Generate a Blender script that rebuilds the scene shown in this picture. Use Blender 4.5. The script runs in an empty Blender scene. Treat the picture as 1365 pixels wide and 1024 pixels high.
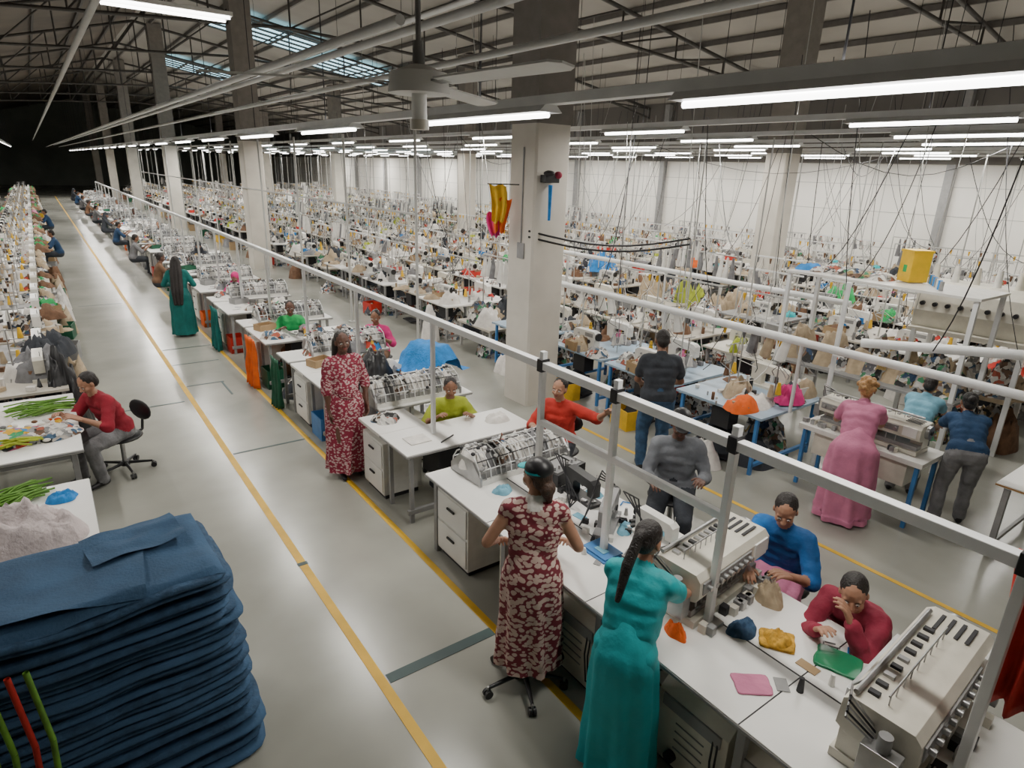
import bpy, math, random
import numpy as np
from mathutils import Vector, Matrix, noise
R=random.Random(7)
V=Vector
col=bpy.context.scene.collection
# ------------------------------------------------------------------ materials
MATS={}
def M(name,c,rough=.6,metal=0,var=.1,scale=6,bump=0,bscale=40,spec=.5):
    if name in MATS: return MATS[name]
    m=bpy.data.materials.new(name); m.use_nodes=True; nt=m.node_tree; n=nt.nodes; l=nt.links
    b=n['Principled BSDF']; b.inputs['Roughness'].default_value=rough; b.inputs['Metallic'].default_value=metal
    b.inputs['Specular IOR Level'].default_value=spec
    tc=n.new('ShaderNodeTexCoord'); nz=n.new('ShaderNodeTexNoise'); nz.inputs['Scale'].default_value=scale; nz.inputs['Detail'].default_value=4
    l.new(tc.outputs['Object'],nz.inputs['Vector'])
    cr=n.new('ShaderNodeValToRGB'); l.new(nz.outputs['Fac'],cr.inputs['Fac'])
    cr.color_ramp.elements[0].position=.3; cr.color_ramp.elements[1].position=.7
    cr.color_ramp.elements[0].color=[max(0,x*(1-var)) for x in c]+[1]
    cr.color_ramp.elements[1].color=[min(1,x*(1+var)) for x in c]+[1]
    l.new(cr.outputs['Color'],b.inputs['Base Color'])
    if bump:
        n2=n.new('ShaderNodeTexNoise'); n2.inputs['Scale'].default_value=bscale; n2.inputs['Detail'].default_value=3
        l.new(tc.outputs['Object'],n2.inputs['Vector'])
        bp=n.new('ShaderNodeBump'); bp.inputs['Strength'].default_value=bump; bp.inputs['Distance'].default_value=.02
        l.new(n2.outputs['Fac'],bp.inputs['Height']); l.new(bp.outputs['Normal'],b.inputs['Normal'])
    MATS[name]=m; return m
def Emat(name,c,s):
    m=bpy.data.materials.new(name); m.use_nodes=True; b=m.node_tree.nodes['Principled BSDF']
    b.inputs['Base Color'].default_value=(.9,.9,.9,1); b.inputs['Emission Color'].default_value=c+(1,); b.inputs['Emission Strength'].default_value=s
    m.cycles.emission_sampling='NONE'; MATS[name]=m; return m
def Pmat(name,c1,c2,scale,th):
    m=bpy.data.materials.new(name); m.use_nodes=True; nt=m.node_tree; n=nt.nodes; l=nt.links
    b=n['Principled BSDF']; b.inputs['Roughness'].default_value=.8
    tc=n.new('ShaderNodeTexCoord'); nz=n.new('ShaderNodeTexNoise'); nz.inputs['Scale'].default_value=9
    l.new(tc.outputs['Object'],nz.inputs['Vector'])
    mx=n.new('ShaderNodeVectorMath'); mx.operation='MULTIPLY_ADD'; mx.inputs[1].default_value=(.06,.06,.06)
    l.new(nz.outputs['Color'],mx.inputs[0]); l.new(tc.outputs['Object'],mx.inputs[2])
    mp=n.new('ShaderNodeMapping'); mp.inputs['Scale'].default_value=(1,1,1.5); l.new(mx.outputs[0],mp.inputs['Vector'])
    vo=n.new('ShaderNodeTexVoronoi'); vo.inputs['Scale'].default_value=scale; l.new(mp.outputs[0],vo.inputs['Vector'])
    cr=n.new('ShaderNodeValToRGB'); cr.color_ramp.interpolation='LINEAR'
    cr.color_ramp.elements[0].position=th; cr.color_ramp.elements[0].color=c2+(1,)
    cr.color_ramp.elements[1].position=th+.06; cr.color_ramp.elements[1].color=c1+(1,)
    l.new(vo.outputs['Distance'],cr.inputs['Fac']); l.new(cr.outputs['Color'],b.inputs['Base Color'])
    MATS[name]=m; return m
def Smat(name,colors,scale,st=(1,1,1)):
    m=bpy.data.materials.new(name); m.use_nodes=True; nt=m.node_tree; n=nt.nodes; l=nt.links
    b=n['Principled BSDF']; b.inputs['Roughness'].default_value=.85
    tc=n.new('ShaderNodeTexCoord'); nz=n.new('ShaderNodeTexNoise'); nz.inputs['Scale'].default_value=7
    l.new(tc.outputs['Object'],nz.inputs['Vector'])
    mx=n.new('ShaderNodeVectorMath'); mx.operation='MULTIPLY_ADD'; mx.inputs[1].default_value=(.25,.25,.25)
    l.new(nz.outputs['Color'],mx.inputs[0]); l.new(tc.outputs['Object'],mx.inputs[2])
    mp=n.new('ShaderNodeMapping'); mp.inputs['Scale'].default_value=st; l.new(mx.outputs[0],mp.inputs['Vector'])
    vo=n.new('ShaderNodeTexVoronoi'); vo.inputs['Scale'].default_value=scale; l.new(mp.outputs[0],vo.inputs['Vector'])
    sp=n.new('ShaderNodeSeparateColor'); l.new(vo.outputs['Color'],sp.inputs[0])
    cr=n.new('ShaderNodeValToRGB'); cr.color_ramp.interpolation='CONSTANT'
    e=cr.color_ramp.elements
    for i,c in enumerate(colors):
        if i<2: el=e[i]; el.position=i/len(colors)
        else: el=e.new(i/len(colors))
        el.color=c+(1,)
    l.new(sp.outputs[0],cr.inputs['Fac']); l.new(cr.outputs['Color'],b.inputs['Base Color'])
    bp=n.new('ShaderNodeBump'); bp.inputs['Strength'].default_value=.8; bp.inputs['Distance'].default_value=.03
    l.new(vo.outputs['Distance'],bp.inputs['Height']); l.new(bp.outputs['Normal'],b.inputs['Normal'])
    MATS[name]=m; return m
white=M('white_laminate',(.84,.83,.80),.35,0,.04,3)
beige=M('beige_laminate',(.52,.48,.41),.45,0,.12,3)
cream=M('cream_enamel',(.68,.65,.56),.35,0,.10,7)
mwhite=M('machine_white',(.76,.75,.71),.3,0,.08,9)
steel=M('brushed_steel',(.40,.40,.40),.35,.7,.15,12)
grey=M('grey_paint',(.28,.28,.28),.5,0,.12)
dark=M('dark_rubber',(.022,.022,.026),.55,0,.2)
black=M('black_plastic',(.012,.012,.014),.4,0,.2)
railw=M('rail_white',(.80,.81,.81),.35,0,.05)
postg=M('post_grey',(.48,.48,.46),.45,0,.05)
blue=M('blue_cloth',(.02,.22,.60),.8,0,.25,9,.5)
bluemetal=M('blue_metal',(.05,.20,.48),.45,0,.15)
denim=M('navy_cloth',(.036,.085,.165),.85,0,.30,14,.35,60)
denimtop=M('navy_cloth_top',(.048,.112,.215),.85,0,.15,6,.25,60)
teal=M('teal_cloth',(.0,.38,.42),.6,0,.12,5,.5,12)
dteal=M('dark_teal_cloth',(.0,.13,.12),.8,0,.2,5,.4,14)
red=M('red_cloth',(.50,.03,.02),.8,0,.2,6,.5,16)
maroon=M('maroon_cloth',(.28,.02,.05),.8,0,.2,6,.5,16)
crimson=M('crimson_shirt',(.30,.012,.03),.8,0,.2,6,.5,16)
pink=M('pink_cloth',(.58,.19,.32),.8,0,.15,6,.5,14)
hotpink=M('hot_pink_cloth',(.62,.03,.20),.8,0,.2,6,.4,18)
orange=M('orange_cloth',(.75,.12,.01),.8,0,.2,6,.4,18)
yellow=M('yellow_cloth',(.75,.45,.02),.7,0,.2,6,.3,18)
olive=M('lime_cloth',(.34,.40,.03),.8,0,.2,6,.4,18)
green=M('green_cloth',(.02,.38,.10),.8,0,.25,6,.4,18)
dgreen=M('dark_green_plastic',(.01,.10,.05),.5,0,.2)
redp=M('red_plastic',(.55,.03,.02),.4,0,.1)
card=M('cardboard',(.38,.26,.14),.8,0,.1)
wcloth=M('white_cloth',(.72,.69,.65),.85,0,.15,9,.5,20)
gcloth=M('grey_cloth',(.20,.20,.21),.85,0,.25,9,.5,20)
jacket=M('grey_jacket',(.17,.18,.20),.9,0,.2,9,.5,16)
dshirt=M('charcoal_shirt',(.035,.04,.05),.85,0,.2,9,.4,20)
navy=M('navy_shirt',(.015,.05,.12),.85,0,.2,9,.4,20)
lblue=M('light_blue_cloth',(.18,.42,.55),.85,0,.2,9,.4,20)
royal=M('royal_blue_shirt',(.01,.12,.38),.75,0,.3,7,.5,16)
brown=M('brown_cloth',(.17,.09,.05),.85,0,.3,9,.4,20)
tan=M('tan_cloth',(.42,.33,.22),.85,0,.2,9,.4,20)
skinA=M('skin_brown',(.25,.12,.07),.5,0,.08,20)
skinB=M('skin_tan',(.42,.22,.14),.5,0,.08,20)
skinC=M('skin_dark',(.13,.06,.04),.5,0,.08,20)
lip=M('lip',(.30,.08,.07),.45)
eyew=M('eye_white',(.75,.73,.70),.3,0,0)
hairm=M('black_hair',(.014,.010,.009),.45,0,.3,60,.5,90)
hairb=M('brown_hair',(.06,.03,.018),.5,0,.3,60,.5,90)
blond=M('blond_hair',(.42,.23,.09),.5,0,.3,60,.5,60)
printA=Pmat('maroon_leaf_print',(.20,.025,.04),(.62,.46,.40),24,.50)
printB=Pmat('red_spot_print',(.26,.02,.05),(.55,.38,.38),30,.42)
W_=(.66,.64,.60);G_=(.25,.25,.25);D_=(.03,.03,.03);B_=(.15,.09,.06)
scrapL=Smat('mixed_garments_light',[W_,G_,(.78,.76,.72),D_,(.45,.42,.38),W_,B_,(.6,.58,.55),(.06,.12,.2),W_,G_,(.4,.1,.06)],15)
scrapD=Smat('mixed_garments_dark',[D_,G_,B_,W_,(.08,.08,.09),(.3,.24,.18),D_,(.03,.06,.12),G_,(.35,.25,.1),(.5,.48,.45),(.05,.2,.1)],13)
scrapC=Smat('mixed_garments_colour',[W_,(.5,.05,.03),G_,(.03,.2,.5),D_,(.6,.35,.03),W_,(.04,.3,.12),B_,(.5,.12,.25),W_,D_],11)
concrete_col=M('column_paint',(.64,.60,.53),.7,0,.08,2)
wood=M('wood_edge',(.34,.18,.06),.6)
tapey=M('floor_tape_yellow',(.74,.44,.03),.5,0,.12,4)
taped=M('floor_tape_dark',(.04,.075,.075),.5,0,.2,4)
tube_e=Emat('tube_glow',(1,.98,.94),10)
sky_e=Emat('skylight_glow',(.40,.78,.95),2.2)
NOWR={skinA,skinB,skinC,lip,hairm,hairb,blond,black}
# ------------------------------------------------------------------ mesh builder
class MB:
    def __init__(s): s.v=[];s.f=[];s.m=[];s.s=[];s.mats=[];s.T=Matrix.Identity(4);s.n=0
    def mi(s,mat):
        if mat not in s.mats: s.mats.append(mat)
        return s.mats.index(mat)
    def add(s,vs,fs,mat,smooth=False):
        a=np.array([tuple(p) for p in vs] if not isinstance(vs,np.ndarray) else vs,dtype=float)
        T=np.array(s.T); a=a@T[:3,:3].T+T[:3,3]
        s.v.append(a); o=s.n; s.n+=len(a)
        s.f.extend([[i+o for i in f] for f in fs])
        if isinstance(mat,list): s.m.extend([s.mi(x) for x in mat])
        else: s.m.extend([s.mi(mat)]*len(fs))
        s.s.extend([smooth]*len(fs))
    def box(s,c,d,mat,R3=None):
        x,y,z=[q/2 for q in d]; c=V(c)
        vs=[V((a*x,b*y,e*z)) for a in(-1,1) for b in(-1,1) for e in(-1,1)]
        if R3 is not None: vs=[R3@p for p in vs]
        vs=[p+c for p in vs]
        s.add(vs,[(0,1,3,2),(4,6,7,5),(0,4,5,1),(2,3,7,6),(0,2,6,4),(1,5,7,3)],mat)
    def b2(s,lo,hi,mat): s.box([(a+b)/2 for a,b in zip(lo,hi)],[abs(b-a) for a,b in zip(lo,hi)],mat)
    def cyl(s,a,b,r,mat,seg=10,r2=None,caps=True,smooth=True):
        a=V(a);b=V(b);r2=r if r2 is None else r2
        d=(b-a).normalized(); u=d.orthogonal().normalized(); w=d.cross(u)
        vs=[];fs=[]
        for i in range(seg):
            t=2*math.pi*i/seg; o=u*math.cos(t)+w*math.sin(t)
            vs+=[a+o*r,b+o*r2]
        for i in range(seg):
            j=(i+1)%seg; fs.append((2*i,2*j,2*j+1,2*i+1))
        s.add(vs,fs,mat,smooth)
        if caps: s.add(vs,[[2*i for i in range(seg)][::-1],[2*i+1 for i in range(seg)]],mat)
    def ell(s,c,r,mat,seg=14,rings=8,R3=None):
        v,f=ell_mesh(c,r,R3,seg,rings); s.add(v,f,mat,True)
    def tube(s,pts,r,mat,seg=6):
        for a,b in zip(pts[:-1],pts[1:]): s.cyl(a,b,r,mat,seg,caps=False)
    def prism(s,prof,y0,y1,mat,axis='y'):
        n=len(prof)
        f={'y':lambda p,q:(p[0],q,p[1]),'x':lambda p,q:(q,p[0],p[1]),'z':lambda p,q:(p[0],p[1],q)}[axis]
        vs=[f(p,y0) for p in prof]+[f(p,y1) for p in prof]
        fs=[list(range(n)),list(range(2*n-1,n-1,-1))]+[(i,i+n,(i+1)%n+n,(i+1)%n) for i in range(n)]
        s.add(vs,fs,mat)
    def loft(s,rings,mat,smooth=True,cap=True):
        n=len(rings[0]); vs=[p for r in rings for p in r]; fs=[]
        for k in range(len(rings)-1):
            for i in range(n):
                j=(i+1)%n; fs.append((k*n+i,k*n+j,(k+1)*n+j,(k+1)*n+i))
        s.add(vs,fs,mat,smooth)
        if cap: s.add(list(rings[0]),[list(range(n))[::-1]],mat); s.add(list(rings[-1]),[list(range(n))],mat)
    def pile(s,c,sx,sy,h,mat,seed=0,n=12):
        vs=[];fs=[]
        for i in range(n+1):
            for j in range(n+1):
                u=i/n*2-1; w=j/n*2-1
                r=max(abs(u),abs(w)); k=math.hypot(u,w) or 1; q=r/k
                x=u*q;y=w*q
                nz=noise.noise(V((x*2.3+seed*7.1,y*2.3,seed*3.3)))
                n2=abs(noise.noise(V((x*5+seed,y*5+seed*2,1.7))))
                e=1+.25*noise.noise(V((math.atan2(y,x)*1.3,seed*5.,.3)))
                z=h*((1-r**3)*(.75+.6*nz)+ (1-r**6)*.6*n2) if r<1 else 0
                vs.append((c[0]+x*sx/2*e,c[1]+y*sy/2*e,c[2]+max(z,0)+.003*(r<1)))
        for i in range(n):
            for j in range(n):
                a=i*(n+1)+j; fs.append((a,a+n+1,a+n+2,a+1))
        s.add(vs,fs,mat,True)
    def crate(s,x0,y0,z,c,k=1,h=.16,rz=0):
        T0=s.T.copy(); s.T=T0@Matrix.Translation((x0,y0,z))@Matrix.Rotation(rz,4,'Z')
        s.b2((-.18*k,-.13*k,0),(.18*k,.13*k,.015),c)
        for q in(-1,1): s.b2((-.18*k,q*.125*k-.006,0),(.18*k,q*.125*k+.006,h),c); s.b2((q*.175*k-.006,-.13*k,0),(q*.175*k+.006,.13*k,h),c)
        s.T=T0
    def mesh(s,name):
        me=bpy.data.meshes.new(name); v=np.concatenate(s.v)
        me.from_pydata(v.tolist(),[],s.f)
        for m in s.mats: me.materials.append(m)
        me.polygons.foreach_set('material_index',s.m); me.polygons.foreach_set('use_smooth',s.s); me.update()
        return me
    def obj(s,name,bevel=0,loc=(0,0,0),rz=0):
        ob=bpy.data.objects.new(name,s.mesh(name)); col.objects.link(ob); ob.location=loc; ob.rotation_euler=(0,0,rz)
        if bevel:
            b=ob.modifiers.new('bevel','BEVEL'); b.width=bevel; b.segments=2; b.limit_method='ANGLE'; b.angle_limit=.6
        return ob
def inst(name,me,loc,rz=0,sc=1):
    o=bpy.data.objects.new(name,me); col.objects.link(o); o.location=loc; o.rotation_euler=(0,0,rz); o.scale=(sc,sc,sc); return o
def ell_mesh(c,r,R3=None,seg=14,rings=8):
    c=V(c); r=r if hasattr(r,'__len__') else (r,r,r); vs=[];fs=[]
    def P(a,b):
        p=V((r[0]*math.cos(a)*math.cos(b),r[1]*math.cos(a)*math.sin(b),r[2]*math.sin(a)))
        return (R3@p if R3 is not None else p)+c
    vs.append(P(-math.pi/2,0))
    for i in range(1,rings):
        for j in range(seg): vs.append(P(-math.pi/2+math.pi*i/rings,2*math.pi*j/seg))
    vs.append(P(math.pi/2,0))
    for j in range(seg):
        k=(j+1)%seg; fs.append((0,1+k,1+j)); t=len(vs)-1; b=1+(rings-2)*seg; fs.append((t,b+j,b+k))
        for i in range(rings-2):
            q=1+i*seg; fs.append((q+j,q+k,q+seg+k,q+seg+j))
    return vs,fs
def cap_mesh(a,b,ra,rb,seg=12):
    a=V(a);b=V(b); d=b-a
    if d.length<1e-6: return ell_mesh(a,ra)
    d.normalize(); u=d.orthogonal().normalized(); w=d.cross(u); rows=[]
    for k in range(1,5): t=math.pi/2*(k/4-1); rows.append((a+d*ra*math.sin(t),ra*math.cos(t)))
    for k in range(0,4): t=math.pi/2*k/4; rows.append((b+d*rb*math.sin(t),rb*math.cos(t)))
    vs=[a-d*ra];fs=[]
    for c,r in rows:
        for j in range(seg):
            t=2*math.pi*j/seg; vs.append(c+(u*math.cos(t)+w*math.sin(t))*r)
    vs.append(b+d*rb); n=len(rows)
    for j in range(seg):
        k=(j+1)%seg; fs.append((0,1+k,1+j)); q=1+(n-1)*seg; fs.append((len(vs)-1,q+j,q+k))
        for i in range(n-1):
            q=1+i*seg; fs.append((q+j,q+k,q+seg+k,q+seg+j))
    return vs,fs
def voxelize(P,voxel,it,wr=0):
    vs=[];fs=[]
    for p in P:
        if p[0]=='c': v,f=cap_mesh(*p[1:5])
        else: v,f=ell_mesh(p[1],p[2],p[3])
        o=len(vs); vs+=[tuple(q) for q in v]; fs+=[[i+o for i in g] for g in f]
    me=bpy.data.meshes.new('t'); me.from_pydata(vs,[],fs); ob=bpy.data.objects.new('t',me); col.objects.link(ob)
    md=ob.modifiers.new('r','REMESH'); md.mode='VOXEL'; md.voxel_size=voxel
    sm=ob.modifiers.new('s','SMOOTH'); sm.factor=.5; sm.iterations=it
    dg=bpy.context.evaluated_depsgraph_get(); dg.update(); e=ob.evaluated_get(dg); m=e.to_mesh()
    co=np.empty(len(m.vertices)*3); m.vertices.foreach_get('co',co); co=co.reshape(-1,3)
    nr=np.array([tuple(v.normal) for v in m.vertices]) if wr else None
    F=[list(q.vertices) for q in m.polygons]; e.to_mesh_clear()
    bpy.data.objects.remove(ob); bpy.data.meshes.remove(me)
    ctr=np.array([co[f].mean(0) for f in F]); best=np.full(len(F),1e9); lab=np.zeros(len(F),int)
    for i,p in enumerate(P):
        if p[0]=='c':
            a=np.array(p[1]);b=np.array(p[2]); d=b-a; L=max(d@d,1e-9)
            t=np.clip((ctr-a)@d/L,0,1); ds=np.linalg.norm(ctr-a-t[:,None]*d,axis=1)-(p[3]*(1-t)+p[4]*t)
        else:
            q=ctr-np.array(p[1])
            if p[3] is not None: q=q@np.array(p[3])
            r=np.array(p[2] if hasattr(p[2],'__len__') else (p[2],)*3)
            k=np.linalg.norm(q/r,axis=1); ds=(k-1)*np.linalg.norm(q,axis=1)/np.maximum(k,1e-6)
        w=ds<best; best[w]=ds[w]; lab[w]=i
    mats=[P[i][-1] for i in lab]
    if wr:
        cv=set()
        for f,mt in zip(F,mats):
            if mt not in NOWR: cv.update(f)
        for i in cv:
            p=co[i]; a=noise.noise(V((p[0]*7,p[1]*7,p[2]*19))); b=noise.noise(V((p[0]*22+5,p[1]*22,p[2]*12)))
            co[i]=p+nr[i]*wr*(.8*a+.6*b+.4)
    return co,F,mats
def ik(a,t,l1,l2,pole):
    d=t-a; L=min(max(d.length,abs(l1-l2)+.01),l1+l2-.004); d.normalize()
    x=(l1*l1-l2*l2+L*L)/(2*L); h=math.sqrt(max(l1*l1-x*x,0))
    p=pole-d*pole.dot(d); p.normalize()
    return a+d*x+p*h, a+d*L
def hand(mb,w,d,n,sd,curl,skin,S,voxel=.0045):
    d=d.normalized(); n=(n-d*n.dot(d)).normalized(); m=-n.cross(d)*sd
    P=[];k=S
    for i,(o,L) in enumerate(((.030,.070),(.011,.080),(-.009,.075),(-.028,.058))):
        b=w+d*(.088-.004*abs(i-1))*k+m*o*k
        P.append(('c',w+m*o*.55*k,b,.017*k,.0115*k,skin))
        q=b; a=curl*.35+.04*i; dd=(d+m*(o*2.2)).normalized()
        for ph,(fr,rr) in enumerate(((.45,.0098),(.30,.0088),(.25,.0078))):
            e=q+(dd*math.cos(a)+n*math.sin(a))*L*fr*k; P.append(('c',q,e,rr*k,rr*.93*k,skin)); q=e; a+=curl*(.75 if ph==0 else .5)
    b=w+d*.022*k+m*.022*k; e=b+(d*.62+m*.72+n*.25).normalized()*.042*k
    P.append(('c',b,e,.015*k,.011*k,skin)); P.append(('c',e,e+(d*.9+m*.25+n*.35).normalized()*.034*k,.0105*k,.0085*k,skin))
    co,F,l=voxelize(P,voxel,2); mb.add(co,F,l,True)
def person(name,loc,face,h=1.62,hip=None,lean=0,side=0,twist=0,head=(0,0),hands=((-.25,.25,.95),(.25,.25,.95)),
           feet=None,top=red,sleeve='short',bottom=None,dress=None,hem=.15,skin=skinA,hair='short',hairc=None,shoes=black,
           male=False,apron=None,curl=.7,vox=.013,cap=None,mask=False,link=True,belly=0,flare=1.0,elbow=(1,-.4,-.8),collar=None,back=1,roll=0):
    hairc=hairc or hairm
    mb=MB(); S=h/1.62; seated=hip is not None; hz=hip if seated else .875*S
    ln=math.radians(lean); X=V((1,0,0)); t=V((math.sin(math.radians(side)),math.sin(ln),math.cos(ln))).normalized(); fw=V((0,math.cos(ln),-math.sin(ln)))
    t2=V((math.sin(math.radians(side)),math.sin(ln*1.25),math.cos(ln*1.25))).normalized()
    tw=math.radians(twist); X2=(X*math.cos(tw)+fw*math.sin(tw)).normalized(); f2=(fw*math.cos(tw)-X*math.sin(tw)).normalized()
    w=1.08 if male else 1.0; pel=V((0,0 if seated else -.45*math.sin(ln)*.35*back,hz)); P=[]
    B=dress or bottom or top; T=dress or top
    C=lambda a,b,ra,rb,m:P.append(('c',V(a),V(b),ra*S,rb*S,m))
    mid=pel+t*.24*S; up=lambda k: mid+t2*(k-.24)*S
    C(pel-X*.07*S,pel+X*.07*S,.115,.115,B)
    C(pel+t*.14*S-X*.05*S*w,pel+t*.14*S+X*.05*S*w,.108,.108,T)
    C(pel+t*.02*S,pel+t*.14*S,.12,.108,B if not dress and bottom else T)
    if bottom and not dress: C(pel+t*.04*S-X*.065*S*w,pel+t*.04*S+X*.065*S*w,.126,.126,T)
    C(pel+t*.21*S-X*.06*S*w,pel+t*.21*S+X*.06*S*w,.106,.106,T)
    C(up(.29)-X2*.07*S*w,up(.29)+X2*.07*S*w,.105,.105,T)
    C(up(.37)-X2*.085*S*w,up(.37)+X2*.085*S*w,.09,.09,T)
    sh=up(.425); C(sh-X2*.125*S*w,sh+X2*.125*S*w,.060,.060,T)
    if not male:
        for q in(-1,1): C(up(.30)+X2*.06*S*q+f2*.056*S,up(.28)+X2*.058*S*q+f2*.058*S,.056,.056,T)
    if belly: P.append(('e',pel+t*.12*S+fw*.05*S,(.13*S,.12*S*belly,.14*S),None,T))
    nb=up(.47); hd=(t2+V((0,0,1))).normalized(); hc=nb+hd*.155*S+f2*.025*S
    C(nb-t2*.02*S,nb+t2*.012*S,.075,.056,collar or T)
    C(nb,hc-V((0,0,.05*S)),.050,.047,skin)
    ends=[]
    for q,tg in zip((-1,1),hands):
        a=sh+X2*.152*S*w*q-t2*.01*S; tg=V(tg)
        pole=X*q*elbow[0]*.6+V((0,elbow[1],elbow[2]))
        e,wr=ik(a,tg,.275*S,.245*S,pole)
        C(a,e,.048*w,.039,skin); C(e,wr,.038*w,.026,skin)
        if sleeve=='short': C(a,a+(e-a)*.62,.062,.062,T)
        elif sleeve=='cap': C(a,a+(e-a)*.12,.060,.056,T)
        elif sleeve=='long':
            C(a,e,.061,.054,T); C(e,e+(wr-e)*.93,.054,.043,T)
        elif sleeve=='elbow':
            C(a,e,.061,.057,T); C(e,e+(wr-e)*.12,.057,.055,T)
        ends.append((q,wr,(wr-e).normalized()))
    ft=feet or (((-.11,.40,0),(.11,.42,0)) if seated else ((-.09,.0,0),(.09,.04,0)))
    knees=[]
    for q,fo in zip((-1,1),ft):
        hp=pel+X*.09*S*q-V((0,0,.02)); an=V(fo)+V((0,0,.075*S))
        kn,an=ik(hp,an,.41*S,.40*S,V((q*.12,1,.35)))
        knees.append(kn)
        lm=bottom if (bottom and not dress) else skin; ex=.014 if lm is not skin else 0
        C(hp,kn,.088+ex,.058+ex,lm); C(kn,an,.056+ex,.036+ex*1.6,lm)
        C(an-V((0,.04,.035))*S,an+V((q*.02,.15,-.045))*S,.036,.028,shoes)
    co,F,l=voxelize(P,vox*S,4,.010 if vox<.016 else 0); mb.add(co,F,l,True)
    if dress or apron:
        mt=apron or dress
        if seated:
            km=(knees[0]+knees[1])/2; an=(V(ft[0])+V(ft[1]))/2
            path=[(pel+t*.13*S,.135,.125),(pel+V((0,0,.01)),.185,.15),((pel+km)/2+V((0,0,.0)),.20,.115),(km+V((0,.03,.0)),.195,.105),(km*.65+an*.35+V((0,.06,.0)),.20,.10),(V((an.x,an.y,0))*.85+km*.15+V((0,.05,0)),.22,.11)]
            if apron: path=path[:4]
        else:
            py=pel.y
            path=[(pel+t*.19*S,.110,.104),(pel+t*.08*S,.158,.140),(pel-V((0,0,.03)),.180*flare,.155*flare),(V((0,py+.01,hz*.72)),.188*flare,.165*flare),(V((0,py*.6+.015,hz*.45+hem*.3)),.195*flare,.18*flare),(V((0,.02,hem+.08)),.205*flare,.195*flare),(V((0,.02,hem)),.207*flare,.198*flare)]
        rings=[];N=64
        pts=[]
        for i in range(len(path)-1):
            for k in range(5):
                u=k/5; pts.append((path[i][0].lerp(path[i+1][0],u),path[i][1]*(1-u)+path[i+1][1]*u,path[i][2]*(1-u)+path[i+1][2]*u))
        pts.append(path[-1])
        for i,(c,rx,ry) in enumerate(pts):
            d=(pts[min(i+1,len(pts)-1)][0]-pts[max(i-1,0)][0]).normalized(); Y=d.cross(X).normalized(); am=.095*(i/len(pts))**1.2
            ring=[]
            for j in range(N):
                a=2*math.pi*j/N; wob=noise.noise(V((math.cos(a)*1.6,math.sin(a)*1.6,i*.22+h*7)))
                f=1+am*(math.sin(8*a+i*.08+h*9)+.6*math.sin(13*a+2+i*.11))+.06*wob*min(1,i/6)
                ring.append(c+X*math.cos(a)*rx*S*f+Y*math.sin(a)*ry*S*f)
            rings.append(ring)
        mb.loft(rings,mt)
    for q,wr,d in ends:
        hand(mb,wr,d,V((-.35*q,.1,-1)) if abs(d.z)<.8 else V((-q,0.2,0)),q,curl,skin,S*1.02,.0048 if vox<.016 else .008)
    yw,pt=[math.radians(a) for a in head]
    HM=Matrix.Translation(hc)@Matrix.Rotation(yw,4,'Z')@Matrix.Rotation(-pt,4,'X')@Matrix.Rotation(math.radians(roll),4,'Y')@Matrix.Scale(.97*S,4)
    mb.T=HM
    E=lambda c,r,m=skin:('e',V(c),r,None,m)
    H=[E((0,-.012,.03),(.073,.092,.088)),E((0,.02,-.02),(.064,.068,.075)),E((0,.045,-.072),(.036,.036,.034)),
       ('c',V((0,.083,.012)),V((0,.103,-.020)),.009,.013,skin),E((.012,.095,-.022),(.010,.010,.008)),E((-.012,.095,-.022),(.010,.010,.008)),
       E((.034,.055,-.025),(.028,.030,.025)),E((-.034,.055,-.025),(.028,.030,.025)),
       ('c',V((-.04,.066,.024)),V((.04,.066,.024)),.011,.011,skin),
       E((-.074,-.005,-.005),(.010,.018,.030)),E((.074,-.005,-.005),(.010,.018,.030)),
       E((0,.082,-.048),(.022,.010,.006),lip),E((0,.080,-.057),(.019,.010,.007),lip)]
    co,F,l=voxelize(H,.0055,2); mb.add(co,F,l,True)
    for q in(-1,1):
        mb.ell((q*.030,.0775,.003),(.0125,.0075,.0065),eyew,10,6); mb.ell((q*.030,.0838,.003),(.0050,.0025,.0052),black,8,6)
        mb.tube([(q*.016,.083,.021),(q*.030,.081,.026),(q*.045,.073,.021)],.0028,hairc,5)
    if mask: mb.ell((0,.068,-.045),(.048,.045,.042),wcloth,14,8)
    Hh=[E((0,-.028,.040),(.080,.094,.086),hairc),E((0,-.050,-.01),(.070,.064,.075),hairc)]
    if hair=='bun': Hh+=[E((0,-.125,.03),(.045,.04,.045),hairc)]
    if hair=='low': Hh+=[E((0,-.095,-.06),(.060,.045,.055),hairc),('c',V((0,-.09,-.08)),V((.02,-.09,-.15)),.045,.02,hairc)]
    if hair=='pony':
        Hh+=[E((0,-.12,.02),(.035,.035,.035),hairc),('c',V((0,-.13,.01)),V((.0,-.15,-.16)),.032,.034,hairc),('c',V((0,-.15,-.16)),V((.01,-.135,-.36)),.034,.018,hairc)]
    if hair=='long':
        for q in(-1,0,1): Hh+=[('c',V((q*.045,-.06,0)),V((q*.065,-.085,-.22)),.052,.055,hairc),('c',V((q*.065,-.085,-.22)),V((q*.07,-.11,-.60)),.055,.045,hairc),('c',V((q*.07,-.11,-.60)),V((q*.06,-.10,-.86)),.045,.03,hairc)]
    if hair=='curly':
        rr=random.Random(3)
        for i in range(26):
            a=rr.uniform(0,6.28); b=rr.uniform(-.5,1.4); Hh.append(E((.085*math.cos(a)*math.cos(b),-.035+.09*math.sin(a)*math.cos(b)*(.6 if math.sin(a)>0 else 1),.03+.09*math.sin(b)),(.032,.032,.032),hairc))
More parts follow.
